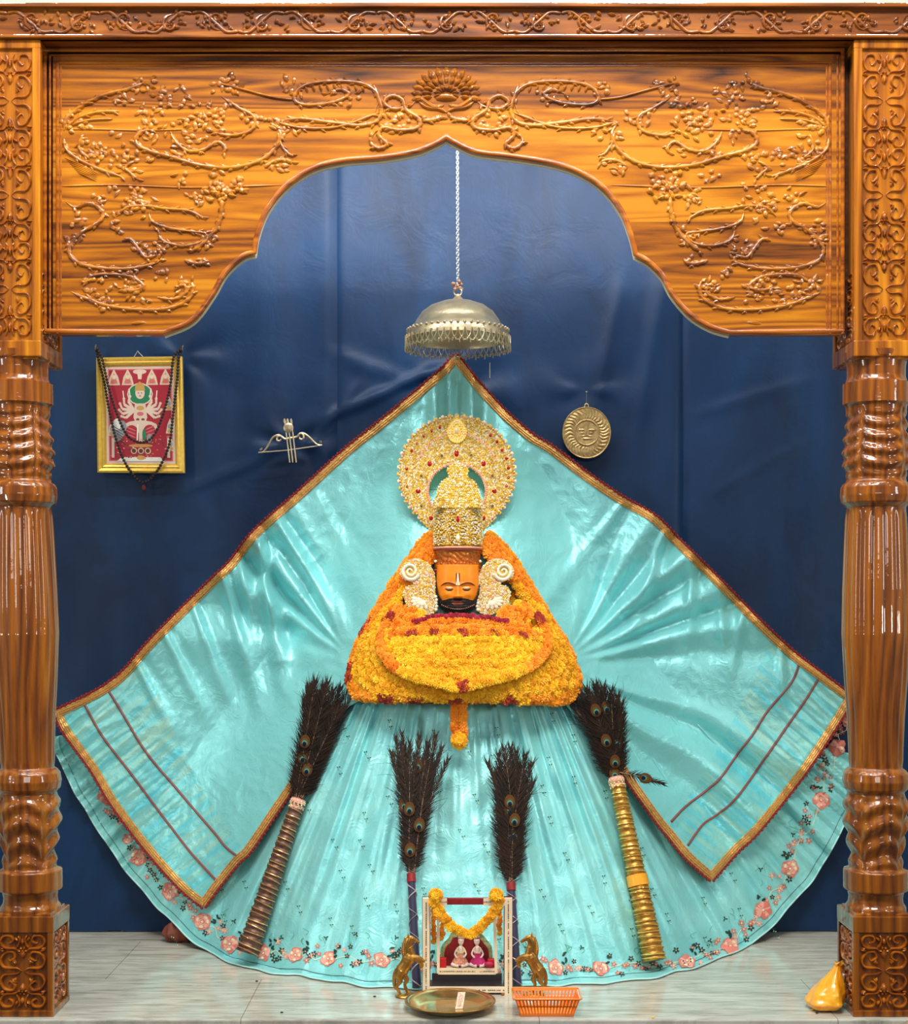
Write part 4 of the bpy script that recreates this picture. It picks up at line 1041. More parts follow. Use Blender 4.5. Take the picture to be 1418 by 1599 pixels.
def mpt(px, py, ex=0.0): return P(px, py, moundD(px, py, ex))
def strand(path, step, r, kind, ex=0.0, jit=1.0):
    out = []; c = resample(cr([(x, y, 0) for x, y in path], 6), step); n = len(c)
    for i, p in enumerate(c):
        kd = kind(i/(n-1)) if callable(kind) else kind
        px, py = p.x+RF.uniform(-jit, jit), p.y+RF.uniform(-jit, jit); q = mpt(px, py, ex+RF.uniform(-.004, .004)); out.append((q, r*K(q.y), kd))
    return out
def loop(s):
    return [(lerp(a[0], c[0], s), lerp(a[1], c[1], s)) for a, c in zip(INN, OUT)]
base = lambda: P(716, 1095, .80)
def kout(f):
    for a, e in ((.175, .205), (.262, .292), (.345, .372), (.395, .425), (.468, .488), (.565, .585)):
        if a < f < e: return 'r'
    return 'o' if (f < .34 or f > .60) else ('y' if RF.random() < .75 else 'o')
G = 'marigold garlands heaped on the idol'
t = thing('marigold_garland', 'outermost orange marigold garland with dark red flower bunches, framing the whole flower heap', 'garland', base(), G)
blossoms(t, strand(OUT, 7.5, 9.5, kout, .0)+strand(loop(1.02), 7.5, 7.5, kout, -.02)+strand(loop(.92), 7.5, 8, kout, .012))
for s, lab, kd in ((.74, 'yellow marigold garland lying just inside the outermost red-bunched one', lambda f: 'y' if .2 < f < .85 else 'o'), (.50, 'yellow marigold garland in the middle of the nested loops', lambda f: 'y' if .15 < f < .85 else 'o'), (.26, 'innermost yellow marigold loop, bordering the chest panel of flowers', lambda f: 'o' if f < .1 or f > .9 else 'y')):
    t = thing('marigold_garland', lab, 'garland', base(), G)
    blossoms(t, strand(loop(s+.10), 7.6, 8, kd, .012)+strand(loop(s-.04), 7.6, 8, kd, .020))
# broad chest panel of yellow rows
t = thing('marigold_garland', 'broad yellow marigold chest panel of close horizontal rows below the neck', 'garland', base(), G)
pts = []
for k in range(10):
    py = 992+k*9; L = interp([(990, 600), (1012, 601), (1030, 612), (1045, 640), (1060, 676), (1078, 712)], py); R = interp([(990, 848), (1012, 848), (1030, 838), (1045, 806), (1060, 766), (1078, 726)], py)
    if R-L < 8: continue
    pts += strand([(L, py-4), ((L+R)/2, py), (R, py-4)], 7.4, 7.6, 'y', .040+.004*(k % 2), .8)
blossoms(t, pts)
t = thing('marigold_garland', 'orange marigold garland with small red bunches lying straight across under the beard', 'garland', base(), G)
cl = lambda f: 'r' if any(abs(f-c) < .028 for c in (.16, .30, .48, .68, .86)) else 'o'
fill = []
for sx in (-1, 1):
    for k in range(44):
        px, py = 715+sx*RF.uniform(66, 112), RF.uniform(950, 990)
        q = mpt(px, py, .022); fill.append((q, 8*K(q.y), 'o'))
for sx in (-1, 1):
    for k in range(70):
        px, py = 715+sx*RF.uniform(58, 132), RF.uniform(930, 1006)
        if abs(px-715) < 92 and py < 956 or not bounds(py)[0]+14 < px < bounds(py)[1]-14: continue
        q = mpt(px, py, .002); fill.append((q, 8.5*K(q.y), 'o' if RF.random() < .6 else 'y'))
blossoms(t, fill+strand([(606, 994), (650, 989), (716, 987), (780, 990), (846, 996)], 7, 7.5, cl, .050)+strand([(626, 979), (670, 973), (716, 971), (770, 973), (822, 981)], 7, 7.5, 'o', .046)+strand([(612, 988), (670, 983), (716, 981), (770, 983), (836, 990)], 7, 7.5, 'o', .048))
t = thing('marigold_garland', 'thick orange marigold loop closing in a point at the middle with a hanging tail', 'garland', base(), G)
NK = [(606, 966), (596, 985), (594, 1008), (600, 1028), (618, 1046), (650, 1060), (686, 1068), (716, 1076), (750, 1068), (790, 1058), (826, 1044), (848, 1026), (856, 1006), (853, 984), (844, 966)]
kk = lambda f: 'r' if f < .02 or f > .98 or abs(f-.5) < .018 else ('o' if (f < .24 or f > .76) else 'y')
pts = strand(NK, 6.2, 7.4, kk, .062, .6)+strand([(x+(4 if x < 716 else -4), y-5) for x, y in NK], 6.2, 6.8, kk, .058, .6)
blossoms(t, pts)
b = MB()
tail = []
for i in range(11):
    py = 1082+i*7.0; y = min(S(717, py), moundD(717, 1080, .05)+.004*i)-.045-(0 if i else 0)
    y = .66-.004*i if i < 3 else min(.655, S(717, py)-.05)
    tail.append((P(717, py, y), 11.5*K(y), 'r' if i == 0 else 'o'))
bl = []
for p, r, kd in tail:
    for dx in (-6, 6): bl.append((p+Vector((dx*K(p.y), .004*abs(dx)/5, RF.uniform(-.003, .003))), 8.2*K(p.y), kd))
te = P(717, 1157, .645)
bl += [(te+Vector((8*K(te.y)*math.cos(a), .003, 8*K(te.y)*math.sin(a))), 6.4*K(te.y), 'y') for a in [2*PI*k/8 for k in range(8)]]+[(te+Vector((0, -.012, 0)), 7*K(te.y), 'y')]
tt = thing('hanging_marigold_tail', 'short orange marigold tail ending in a round yellow flower, hanging over the skirt top', 'garland', P(717, 1080, .66), G)
blossoms(tt, bl)
t = thing('petal_string', 'thin string of crimson rose petals just below the black beard', 'garland', P(716, 966, .72), G)
pts = []
for i, p in enumerate(resample(cr([(646, 970, 0), (685, 963, 0), (716, 961, 0), (750, 963, 0), (792, 970, 0)], 6), 4.4)):
    pts.append((mpt(p.x, p.y+RF.uniform(-1.5, 1.5), .062), 4.2*K(.75), 'p'))
blossoms(t, pts, 'petal_bunch')
# flowers packed behind the crown and above the shoulders
t = thing('marigold_garland', 'bunched olive and orange marigolds packed behind the crown and side ornaments', 'garland', P(716, 880, .98), G)
pts = []
for k in range(200):
    py = RF.uniform(835, 965); L, R = bounds(py); px = RF.uniform(L+6, R-6)
    ex = -.012 if abs(px-715) < 40 and py < 960 else .004
    q = mpt(px, py, ex); q.y = max(q.y, 1.0) if abs(px-715) < 44 and py < 955 else q.y
    if 868 < py < 968 and abs(px-715) < 96: q.y = max(q.y, .925 if abs(px-715) > 44 else 1.0)
    m = RF.random(); q = P(px, py, q.y)
    pts.append((q, 8*K(q.y), 'g' if abs(px-715) < 62 and m < .65 and py < 900 else ('r' if (py < 862 and m < .4) else ('o' if m < .75 else 'y'))))
blossoms(t, pts)
# ================================================================= PEACOCK FEATHER WHISKS
M_BARB = plain('dark_barb', (28, 18, 13), .55, (14, (54, 34, 22)), spec=.3)
M_SHAFT = plain('feather_shaft', (150, 120, 90), .5)
EYEM = [plain('eye_bronze', (92, 54, 24), .7, spec=.2), plain('eye_olive', (88, 78, 34), .7, spec=.2), plain('eye_teal', (84, 138, 128), .6, spec=.2), plain('eye_navy', (10, 20, 40), .5, spec=.2)]
RW = random.Random(31)
def feather(parent, base, tip, bend, side_v, eye, L=.040, nb=62, name='feather', wid=1.0, curl=.0, start=.12):
    """a peacock feather from base to tip; barbs sweep out to both sides and up, hair-fine"""
    base, tip = Vector(base), Vector(tip); ax = tip-base; ln = ax.length; mid = (base+tip)/2+side_v*bend
    sh = cr([base, mid, tip], 8); n = len(sh); b = MB()
    b.tube(sh, [lerp(.0022, .0007, i/(n-1)) for i in range(n)], 5, 0)
    axn = ax.normalized(); out = Vector((0, -1, 0)); out = (out-axn*out.dot(axn)).normalized(); sd = axn.cross(out).normalized()
    for k in range(nb):
        f = start+(1-start)*(k/(nb-1))**.9; i = min(n-2, int(f*(n-1))); p = sh[i].lerp(sh[i+1], f*(n-1)-i)
        for s in (-1, 1):
            ll = L*wid*RW.uniform(.8, 1.5)*(.55+.6*math.sin(PI*min(1, f*.85+.1))); el = RW.uniform(.35, .75) if f < .9 else RW.uniform(.05, .5)
            ang = math.radians(lerp(62, 22, f)*RW.uniform(.75, 1.2)); cv = RW.uniform(-.2, .9)
            pts = []; q = p+out*RW.uniform(-.004, .006); a = ang
            for m in range(5):
                pts.append(q.copy()); q = q+(axn*math.cos(a)+sd*s*math.sin(a)+out*RW.uniform(-.12, .10))*(ll/4); a -= math.radians(10)*cv-curl*.2
            w = RW.uniform(.0015, .0026); vs = []; 
            for m, c in enumerate(pts):
                tt = (pts[min(4, m+1)]-pts[max(0, m-1)]).normalized(); wv = tt.cross(out).normalized()*w*(1-m/4.4); vs += [c-wv, c+wv]
            b.add(vs, [(2*m, 2*m+2, 2*m+3, 2*m+1) for m in range(4)], 1)
    fo_ = b.build(name, [M_SHAFT, M_BARB], parent, angle=180)
    if eye:
        ec = sh[int(eye*(n-1))]+out*.011
        for j, (rx, rz, mt) in enumerate(((.021, .030, 0), (.0150, .0190, 1), (.0108, .0125, 2), (.0082, .0096, 3))):
            e = MB(); c = ec+out*(.0016*j)-axn*(.0025*j); vs = [c+out*.0012]+[c+sd*(rx*math.cos(a))+axn*(rz*math.sin(a)*(1 if math.sin(a) > 0 else .8)) for a in [2*PI*k/20 for k in range(20)]]
            e.add(vs, [(0, i+1, (i+1) % 20+1) for i in range(20)])
            if j == 0: eo = MBJ = e
            else: MBJ.v += [tuple(v) for v in e.v]; MBJ.f += [tuple(i+len(MBJ.v)-len(e.v) for i in f) for f in e.f]; MBJ.m += [j]*20
        MBJ.build('feather_eye', EYEM, fo_)
    return fo_
def whisk(label, hb, ht, tops, hr, handle_builder, cat='feather whisk', group='peacock feather whisks leaning on the skirt', L=.045, nb=60, extra=None):
    hb, ht = Vector(hb), Vector(ht)
    t = thing('peacock_feather_whisk', label, cat, hb, group)
    handle_builder(t, hb, ht, hr)
    ax = (ht-hb).normalized(); sd = ax.cross(Vector((0, -1, 0))).normalized()
    for i, (tp, ey, bd) in enumerate(tops):
        s = (tp-ht).normalized(); off = sd*RW.uniform(-.6, .6)*hr
        feather(t, ht-ax*.01+off, tp, bd*(tp-ht).length, sd, ey, L, nb)
    for i in range(len(tops)):
        a, c = tops[i][0], tops[(i*5+2) % len(tops)][0]; tp = a.lerp(c, .42); tp = ht.lerp(tp, RW.uniform(.80, .97)); tp.y += .012
        feather(t, ht-ax*.01+sd*RW.uniform(-.6, .6)*hr, tp, RW.uniform(-.02, .02), sd, None, L*1.05, nb)
    # short dense under-feathers close to the handle
    for i in range(4):
        f = RW.uniform(.35, .6); tp = ht.lerp(tops[i % len(tops)][0], f)
        feather(t, ht+sd*RW.uniform(-.5, .5)*hr, tp, RW.uniform(-.05, .05)*.2, sd, None, L*.8, 34, 'under_feather', start=.05)
    b = MB()                                 # long stray wisps curling out at the edges
    for i in range(46):
        tp = tops[RW.randrange(len(tops))][0]; f = RW.uniform(.25, 1.0); p = ht.lerp(tp, f); s = (tp-ht).dot(sd); s = (1 if s > 0 else -1) if abs(s) > .02 else RW.choice((-1, 1))
        a = RW.uniform(.5, 1.25); cv = RW.uniform(-.35, .35); pts = []; q = p.copy(); ll = RW.uniform(.05, .095)
        for m in range(7): pts.append(q.copy()); q = q+(ax*math.cos(a)+sd*s*math.sin(a)+Vector((0, -.1, 0)))*(ll/6); a += cv*.5
        b.tube(pts, [.0011*(1-m/7.5) for m in range(7)], 4, cap=False)
    b.build('loose_barbs', M_BARB, t)['kind'] = 'stuff'
    return t
def wrapped(mats, n, ring_r, band=None, cap_mat=None):
    def f(t, hb, ht, hr):
        b = MB(); m = 150; pts = [hb.lerp(ht, i/(m-1)) for i in range(m)]
        r0, r1 = hr*1.5, hr*.95
        b.tube(pts, [lerp(r0, r1, i/(m-1))*(1+.07*math.sin(i/(m-1)*n*2*PI+math.sin(i*.21))+.03*N(i*.4)) for i in range(m)], 18)
        h = b.build('handle', mats[0], t, angle=80)
        b = MB(); ax = (ht-hb).normalized(); sd = ax.cross(Vector((0, -1, 0))).normalized(); out = sd.cross(ax)
        for sgn in (1,):
            sp = []
            for i in range(700):
                u = i/699; a = u*n*2*PI; c = hb.lerp(ht, u)+ax*(.004*math.sin(a*.5+2*N(u*14))); r = lerp(r0, r1, u)*1.06
                sp.append(c+sd*(r*math.cos(a*1.0))+out*(r*math.sin(a*1.0)))
            b.tube(sp, hr*.085, 5, cap=True)
        b.build('metallic_lace_wrap', mats[1], h)
        b = MB(); q = hb.lerp(ht, .945); b.tube([q, ht+ax*.006], [hr*.98, hr*1.02], 16); cf = b.build('pink_cuff', M_ROSE1, t)
        b = MB()
        for i in range(40):
            a = i*2.4; c = q.lerp(ht, (i % 5+.5)/5); b.ball(c+sd*(hr*math.cos(a))+out*(hr*math.sin(a)), hr*.14, 6, 4)
        b.build('cuff_beads', M_PALE, cf)
        if band:
            c0, c1 = hb.lerp(ht, band[0]), hb.lerp(ht, band[1]); b = MB(); b.tube([c0, c1], [lerp(r0, r1, band[0])*1.13, lerp(r0, r1, band[1])*1.13], 18); b.build('plain_band', plain('amber_ribbon', (240, 166, 40), .35), t)
    return f
def crossed(t, hb, ht, hr):
    b = MB(); m = 30; b.tube([hb.lerp(ht, i/(m-1)) for i in range(m)], [hr*1.05-hr*.15*i/(m-1) for i in range(m)], 16); h = b.build('handle', plain('navy_cloth', (24, 22, 60), .6, sheen=.3), t)
    ax = (ht-hb).normalized(); sd = ax.cross(Vector((0, -1, 0))).normalized(); out = sd.cross(ax)
    for s in (-1, 1):
        b = MB(); sp = []
        for i in range(240):
            u = i/239; a = s*u*4.6*2*PI+.7; r = hr*1.06; sp.append(hb.lerp(ht, u*.97)+sd*(r*math.cos(a))+out*(r*math.sin(a)))
        b.tube(sp, hr*.13, 5, 0, .5); b.build('silver_ribbon', plain('silver_ribbon', (196, 186, 190), .3, metal=.4), h)
    b = MB(); b.tube([hb.lerp(ht, .93), ht+ax*.004], hr*1.05, 14); b.build('red_cuff', M_RED, h)
# leaned depths follow the skirt
def lean(px, py, off): return P(px, py, S(px, py)-off)
T = lambda px, py, off: P(px, py, min(S(px, py), 1.20)-off)
# big left
hb = P(386, 1490, .70); hb.z = max(hb.z, .055); ht = P(466, 1250, .84)
tops = [(P(x, y, .87-.02*(i % 3)+(.04 if x > 530 else 0)), e, bd) for i, (x, y, e, bd) in enumerate([(482, 1072, None, .03), (476, 1090, None, .02), (492, 1064, .5, .0), (505, 1070, .72, .0), (520, 1078, .35, -.02), (532, 1074, .62, -.03), (546, 1078, .8, -.04), (556, 1080, None, -.06), (512, 1066, None, 0), (500, 1120, .55, 0), (480, 1130, .6, .02), (528, 1110, None, 0), (540, 1098, None, -.05), (490, 1090, None, .02)])]
whisk('large peacock feather whisk leaning at left, with brown-and-gold lace-wrapped handle', hb, ht, tops, .029, wrapped([plain('brown_lace', (120, 82, 62), .45, (60, (74, 48, 40)), metal=.35), plain('copper_thread', (208, 158, 108), .3, metal=.7)], 26, 1), L=.05, nb=70)
# big right
hb = P(1022, 1500, .62); hb.z = max(hb.z, .03); ht = P(962, 1216, .84)
tops = [(P(x, y, .86-.02*(i % 3)+(.04 if x < 915 else 0)), e, bd) for i, (x, y, e, bd) in enumerate([(897, 1092, None, .05), (905, 1082, .62, .04), (916, 1076, .45, .03), (930, 1070, None, .02), (942, 1074, .80, .0), (954, 1080, .30, 0), (964, 1088, None, -.02), (970, 1100, .55, -.02), (924, 1090, .85, 0), (912, 1120, None, .03), (950, 1110, None, 0), (972, 1120, None, -.03), (936, 1100, .15, 0), (890, 1098, None, .07)])]
tw = whisk('large peacock feather whisk leaning at right, with shiny golden rope-wrapped handle', hb, ht, tops, .0295, wrapped([plain('gold_rope', (208, 150, 60), .35, (50, (150, 100, 34)), metal=.55), plain('gold_thread', (244, 206, 110), .25, metal=.75)], 34, 1, (.40, .46)), L=.05, nb=70)
feather(tw, P(968, 1206, .82), P(1036, 1224, .82), -.004, Vector((0, 0, -1)), .62, .034, 34, 'stray_feather', .8)
# small ones
hb = P(651, 1546, .345); hb.z = .012; ht = P(642, 1366, .52)
tops = [(P(x, y, S(655, 1180)-.09-.02*(i % 3)), e, bd) for i, (x, y, e, bd) in enumerate([(618, 1152, None, .02), (628, 1146, .0, .01), (640, 1160, .55, .0), (655, 1150, .80, .0), (668, 1160, None, -.01), (680, 1150, .42, -.02), (690, 1168, None, -.03), (612, 1176, .62, .03), (648, 1180, .28, 0), (672, 1190, None, -.02), (700, 1186, None, -.05), (626, 1180, None, .02)])]
whisk('smaller peacock feather whisk with navy handle, standing left of the toy swing', hb, ht, tops, .0165, crossed, L=.04, nb=64)
hb = P(808, 1540, .37); hb.z = .012; ht = P(798, 1380, .53)
tops = [(P(x, y, S(790, 1200)-.09-.02*(i % 3)), e, bd) for i, (x, y, e, bd) in enumerate([(762, 1192, None, .08), (778, 1178, .60, .05), (788, 1170, None, .03), (797, 1168, .38, .02), (806, 1174, None, .01), (820, 1180, .52, -.02), (831, 1192, None, -.06), (772, 1210, .44, .06), (790, 1200, .70, .03), (808, 1206, None, 0), (832, 1222, None, -.07), (783, 1240, None, .05)])]
whisk('smaller peacock feather whisk with navy handle, standing right of the toy swing', hb, ht, tops, .0165, crossed, L=.050, nb=64)
# ================================================================= SILVER UMBRELLA
YU = .93; ku = K(YU); U0 = P(715, 520, YU)
t = thing('hanging_umbrella', 'small ornate silver umbrella with a looped fringe, hanging by a chain above the shawl peak', 'umbrella', P(715, 456, YU))
b = MB(); zz = lambda py: CH-(py-950)*ku
R = lambda r: r*ku
prof = [(R(1), zz(462)), (R(5), zz(463)), (R(9), zz(468)), (R(26), zz(472)), (R(44), zz(479)), (R(56), zz(488)), (R(64), zz(499)), (R(68), zz(508)), (R(71), zz(509)), (R(73), zz(513)), (R(77), zz(516)), (R(80), zz(522)), (R(81.5), zz(531)), (R(80), zz(531)), (R(78), zz(524)), (R(70), zz(515)), (R(62), zz(502)), (R(40), zz(484)), (R(8), zz(474)), (R(1), zz(473))]
b.lathe([(r, z) for r, z in prof], (U0.x, YU, 0), 72, 0, 'z', mod=lambda a, i: 1+(.012*math.sin(a*9+i*1.7)*math.sin(a*5+i) if 2 < i < 9 else 0)+(.012*math.sin(a*36) if 9 <= i <= 12 else 0))
dm = b.build('dome', M_SILVER, t, angle=60)
b = MB()
for k in range(48):
    a = 2*PI*k/48; c = Vector((U0.x+R(79)*math.cos(a), YU+R(79)*math.sin(a), zz(517))); b.ball(c, R(2.4), 6, 5)
b.build('rim_beads', M_SILVER, dm)
b = MB()
for k in range(48):                          # overlapping wire loops all round
    a0 = 2*PI*k/48; 
    pts = []
    for i in range(13):
        u = i/12; a = a0+(u-.5)*2*PI/48*1.9; q = R(82); dz = math.sin(PI*u)**.6
        pts.append((U0.x+q*math.cos(a), YU+q*math.sin(a), zz(526)-R(19)*dz))
    b.tube(pts, R(.95), 4)
for k in range(96):
    a = 2*PI*(k+.5)/96; q = R(82.3); b.tube([(U0.x+q*math.cos(a), YU+q*math.sin(a), zz(541)), (U0.x+q*math.cos(a), YU+q*math.sin(a), zz(547+2*math.sin(k*2.2)))], R(.9), 4)
b.build('looped_fringe', M_SILVER, t)
b = MB(); b.tube([(U0.x+R(6)*math.cos(a), YU, zz(456)+R(6.5)*math.sin(a)) for a in [2*PI*k/20 for k in range(21)]], R(1.3), 6)
b.ball((U0.x, YU, zz(463)), R(5), 10, 6); b.build('hanging_ring', M_SILVER, t)
b = MB(); rr = random.Random(5)
for k in range(14): b.ball((U0.x+R(rr.uniform(-8, 8)), YU+R(rr.uniform(-3, 3)), zz(446+rr.uniform(-6, 6))), R(rr.uniform(1.6, 3.2)), 7, 5)
b.build('wire_knot', plain('copper_wire_knot', (196, 150, 120), .4, metal=.6), t)
b = MB(); z0, z1 = zz(446), CH-(90-950)*ku; n = 90
for k in range(n):
    z = lerp(z0, z1, (k+.5)/n); h = (z1-z0)/n*.72; ang = (k % 2)*PI/2+.4
    b.tube([(U0.x+R(1.9)*math.cos(q)*math.cos(ang)-R(1)*k/n, YU+R(1.9)*math.cos(q)*math.sin(ang), z+h*math.sin(q)) for q in [2*PI*i/10 for i in range(11)]], R(.75), 4)
b.build('chain', plain('steel_chain', (220, 222, 222), .3, metal=.5), t)
b = MB(); q = P(765, 566, YU); b.tube([q, P(765, 590, YU)], .0012, 4); b.build('loose_thread', M_PALE, t)
# ================================================================= FRAMED PICTURE WITH BEADS
YF = 1.262; kf = K(YF)
c00 = [(151, 559), (285, 557), (289, 739), (153, 738)]          # outer corners
t = thing('framed_picture', 'gold-framed red picture of a many-armed seated goddess, draped with dark beads', 'picture', P(221, 738, YF))
def fp(u, v, h=0.0):                         # u, v across and down the frame, 0..1
    x = lerp(lerp(c00[0][0], c00[1][0], u), lerp(c00[3][0], c00[2][0], u), v); y = lerp(lerp(c00[0][1], c00[1][1], u), lerp(c00[3][1], c00[2][1], u), v)
    q = P(x, y, YF); return Vector((q.x, YF-h, q.z))
b = MB()
ring = lambda i, h: [fp(i, i*.75, h), fp(1-i, i*.75, h), fp(1-i, 1-i*.75, h), fp(i, 1-i*.75, h)]
rs = [ring(0, -.012), ring(0, .010), ring(.02, .016), ring(.05, .012), ring(.065, .015), ring(.085, .012), ring(.105, .003)]
for r_ in rs: b.v += [tuple(v) for v in r_]
for i in range(len(rs)-1):
    for k in range(4): b.f.append((i*4+k, i*4+(k+1) % 4, (i+1)*4+(k+1) % 4, (i+1)*4+k)); b.m.append(0)
b.build('frame', M_GOLD, t, angle=20)
PM = {n: plain('print_'+n, c, .35) for n, c in dict(red=(176, 40, 58), cream=(226, 200, 180), skin=(232, 206, 186), green=(40, 130, 88), pink=(214, 110, 118), dark=(84, 50, 50), grey=(150, 156, 158), gold=(206, 160, 84), white=(236, 232, 224), brown=(120, 60, 30)).items()}
PK = list(PM); b = MB(); LV = [0.0]
def pp(pts, m):                              # a flat printed patch, (u, v) in picture units
    LV[0] += .00002; c = (sum(p[0] for p in pts)/len(pts), sum(p[1] for p in pts)/len(pts)); h = .0032+LV[0]
    vs = [fp(c[0], c[1], h)]+[fp(x, y, h) for x, y in pts]; n = len(pts); b.add(vs, [(0, i+1, (i+1) % n+1) for i in range(n)], PK.index(m))
def pe(u, v, a, c, m, ang=0, n=14): pp([(u+a*math.cos(q)*math.cos(ang)-c*math.sin(q)*math.sin(ang)*1.34, v+(a*math.cos(q)*math.sin(ang)+c*math.sin(q)*math.cos(ang)*1.0)) for q in [2*PI*k/n for k in range(n)]], m)
def pl_(p, q, w, m):
    dx, dy = q[0]-p[0], q[1]-p[1]; L = math.hypot(dx, dy*1.34); nx, ny = -dy*1.34/L*w, dx/L*w/1.34; pp([(p[0]+nx, p[1]+ny), (q[0]+nx, q[1]+ny), (q[0]-nx, q[1]-ny), (p[0]-nx, p[1]-ny)], m)
pp([(.10, .07), (.90, .07), (.90, .93), (.10, .93)], 'cream'); pp([(.13, .10), (.87, .10), (.87, .90), (.13, .90)], 'pink'); pp([(.145, .11), (.855, .11), (.855, .89), (.145, .89)], 'red')
for x in (.20, .36, .64, .80):                # small seated figures under arches along the top
    pp([(x-.07, .24), (x-.05, .17), (x, .10), (x+.05, .17), (x+.07, .24)], 'cream'); pp([(x-.05, .23), (x, .13), (x+.05, .23)], 'gold'); pe(x, .17, .022, .018, 'skin'); pe(x, .21, .035, .02, 'pink')
pe(.50, .125, .08, .022, 'cream'); pp([(.47, .12), (.53, .12), (.52, .19), (.48, .19)], 'skin')
for x, y in ((.83, .40), (.84, .60), (.17, .62), (.84, .75)):
    pp([(x-.05, y+.06), (x-.03, y-.02), (x, y-.07), (x+.03, y-.02), (x+.05, y+.06)], 'cream'); pe(x, y, .024, .022, 'grey'); pe(x, y+.04, .03, .018, 'gold')
pe(.50, .32, .150, .098, 'cream'); pe(.50, .32, .135, .086, 'green')
for s in (-1, 1):                             # fans of pale arms
    for k in range(5):
        a = math.radians(-62+k*27); p0 = (.5+s*.07, .46); p1 = (.5+s*(.07+.14*math.cos(a)), .46+.09*math.sin(a)); p2 = (p1[0]+s*.05*math.cos(a-.9), p1[1]+.05*math.sin(a-1.1))
        pl_(p0, p1, .016, 'skin'); pl_(p1, p2, .012, 'skin'); pe(p2[0], p2[1], .016, .012, 'cream')
        if k < 2: pl_(p2, (p2[0]+s*.01, p2[1]-.07), .006, 'white')
pp([(.44, .40), (.56, .40), (.58, .52), (.55, .58), (.45, .58), (.42, .52)], 'cream'); pe(.50, .31, .055, .052, 'skin'); pp([(.44, .29), (.45, .24), (.50, .21), (.55, .24), (.56, .29)], 'gold')
for x in (-.018, .018): pe(.50+x, .31, .009, .004, 'dark')
pe(.50, .335, .012, .004, 'red'); pe(.5, .44, .045, .02, 'gold'); pe(.5, .49, .04, .018, 'pink'); pe(.47, .54, .02, .012, 'brown'); pe(.53, .54, .02, .012, 'brown')
pe(.50, .60, .20, .055, 'cream'); pe(.40, .65, .075, .062, 'red', .3); pe(.60, .64, .07, .055, 'red', -.3)
for k in range(3): pe(.39, .62+.03*k, .06, .006, 'pink', .3); pe(.61, .61+.03*k, .055, .006, 'pink', -.3)
pl_((.50, .55), (.50, .74), .02, 'cream'); pl_((.47, .58), (.46, .72), .008, 'white'); pe(.54, .67, .022, .05, 'green'); pe(.60, .70, .03, .04, 'grey')
pe(.25, .64, .07, .10, 'grey', .5); pe(.23, .58, .05, .05, 'white')
for k in range(5): pl_((.19+.02*k, .60+.03*k), (.29+.01*k, .64+.03*k), .004, 'dark')
pp([(.30, .76), (.70, .76), (.74, .87), (.26, .87)], 'red')
for x in (.42, .50, .58): pe(x, .81, .036, .028, 'cream'); pe(x, .81, .024, .019, 'brown')
pe(.5, .765, .14, .014, 'gold'); pp([(.28, .865), (.72, .865), (.78, .90), (.22, .90)], 'white'); pe(.5, .87, .05, .02, 'gold')
for x in (.18, .82): pl_((x, .70), (x, .87), .016, 'cream'); pl_((x-.02, .69), (x+.02, .69), .012, 'pink')
for k in range(60):
    u, v = RW.uniform(.15, .85), RW.uniform(.68, .88); pe(u, v, .008, .005, RW.choice(['cream', 'gold', 'dark', 'pink']))
b.build('print', [PM[k] for k in PK], t, smooth=False)
b = MB(); b.prism([(fp(.02, .02).x, fp(.02, .02).z), (fp(.98, .02).x, fp(.98, .02).z), (fp(.98, .98).x, fp(.98, .98).z), (fp(.02, .98).x, fp(.02, .98).z)], YF-.001, YF+.006); b.build('backing', PM['dark'], t)
b = MB(); b.tube([fp(.44, -.005, .004), fp(.47, -.04, .004), fp(.48, -.055, .004), fp(.50, -.035, .004), fp(.54, -.005, .004)], .0016, 5); b.build('hanging_loop', M_SILVER, t)
M_NUT = plain('dark_seed_bead', (46, 28, 24), .55, None, .6, 300)
def mala(label, path, r, pendant=None):
    t = thing('bead_necklace', label, 'bead necklace', path[0], 'dark bead necklaces on the framed picture')
    c = resample(cr(path, 8), r*2.05); b = MB(); b.tube(c, r*.25, 5); b.build('cord', M_BLACK, t)
    m = MB(); m.ball((0, 0, 0), r, 8, 6); me0 = None
    for i, p in enumerate(c[:100]):
        if me0 is None: o = m.build('bead', M_NUT, None); me0 = o.data
        else: o = bpy.data.objects.new('bead', me0); COL.objects.link(o)
        o.parent = t; o.location = p-world_org(t); ORG[o.name] = world_org(t)
    if pendant:
        b = MB(); q = Vector(pendant); b.ball(q, (.009, .008, .014), 10, 8); b.build('red_tassel', plain('red_tassel', (110, 34, 34), .7), t)
mala('longer dark bead necklace, its loop and red tassel falling below the gold picture frame', [P(150, 543, 1.25), fp(.035, .02, .022), fp(.10, .22, .024), fp(.15, .45, .024), fp(.23, .72, .024), fp(.33, .92, .026), fp(.45, 1.05, .02), fp(.52, 1.085, .016), fp(.62, 1.05, .02), fp(.74, .93, .026), fp(.84, .75, .024), fp(.89, .5, .024), fp(.945, .2, .024), fp(.965, .02, .022), P(284, 544, 1.25)], .0068, fp(.53, 1.13, .012))
mala('shorter dark bead necklace ending inside the picture, below the seated figure', [P(152, 545, 1.235), fp(.085, .02, .032), fp(.15, .25, .034), fp(.24, .48, .034), fp(.36, .68, .034), fp(.52, .745, .034), fp(.66, .69, .034), fp(.78, .5, .034), fp(.87, .25, .034), fp(.91, .02, .032), P(282, 546, 1.235)], .0068)
for px, py in ((149, 541), (285, 542)):
    b = MB(); b.tube([P(px, py+6, 1.265), P(px, py+4, 1.235), P(px, py, 1.228), P(px+1, py-3, 1.228)], .0022, 6)
    o = b.build('wall_hook', M_SILVER); tag(o, 'small metal hook at the %s top corner of the framed picture, holding the beads' % ('left' if px < 200 else 'right'), 'hook')
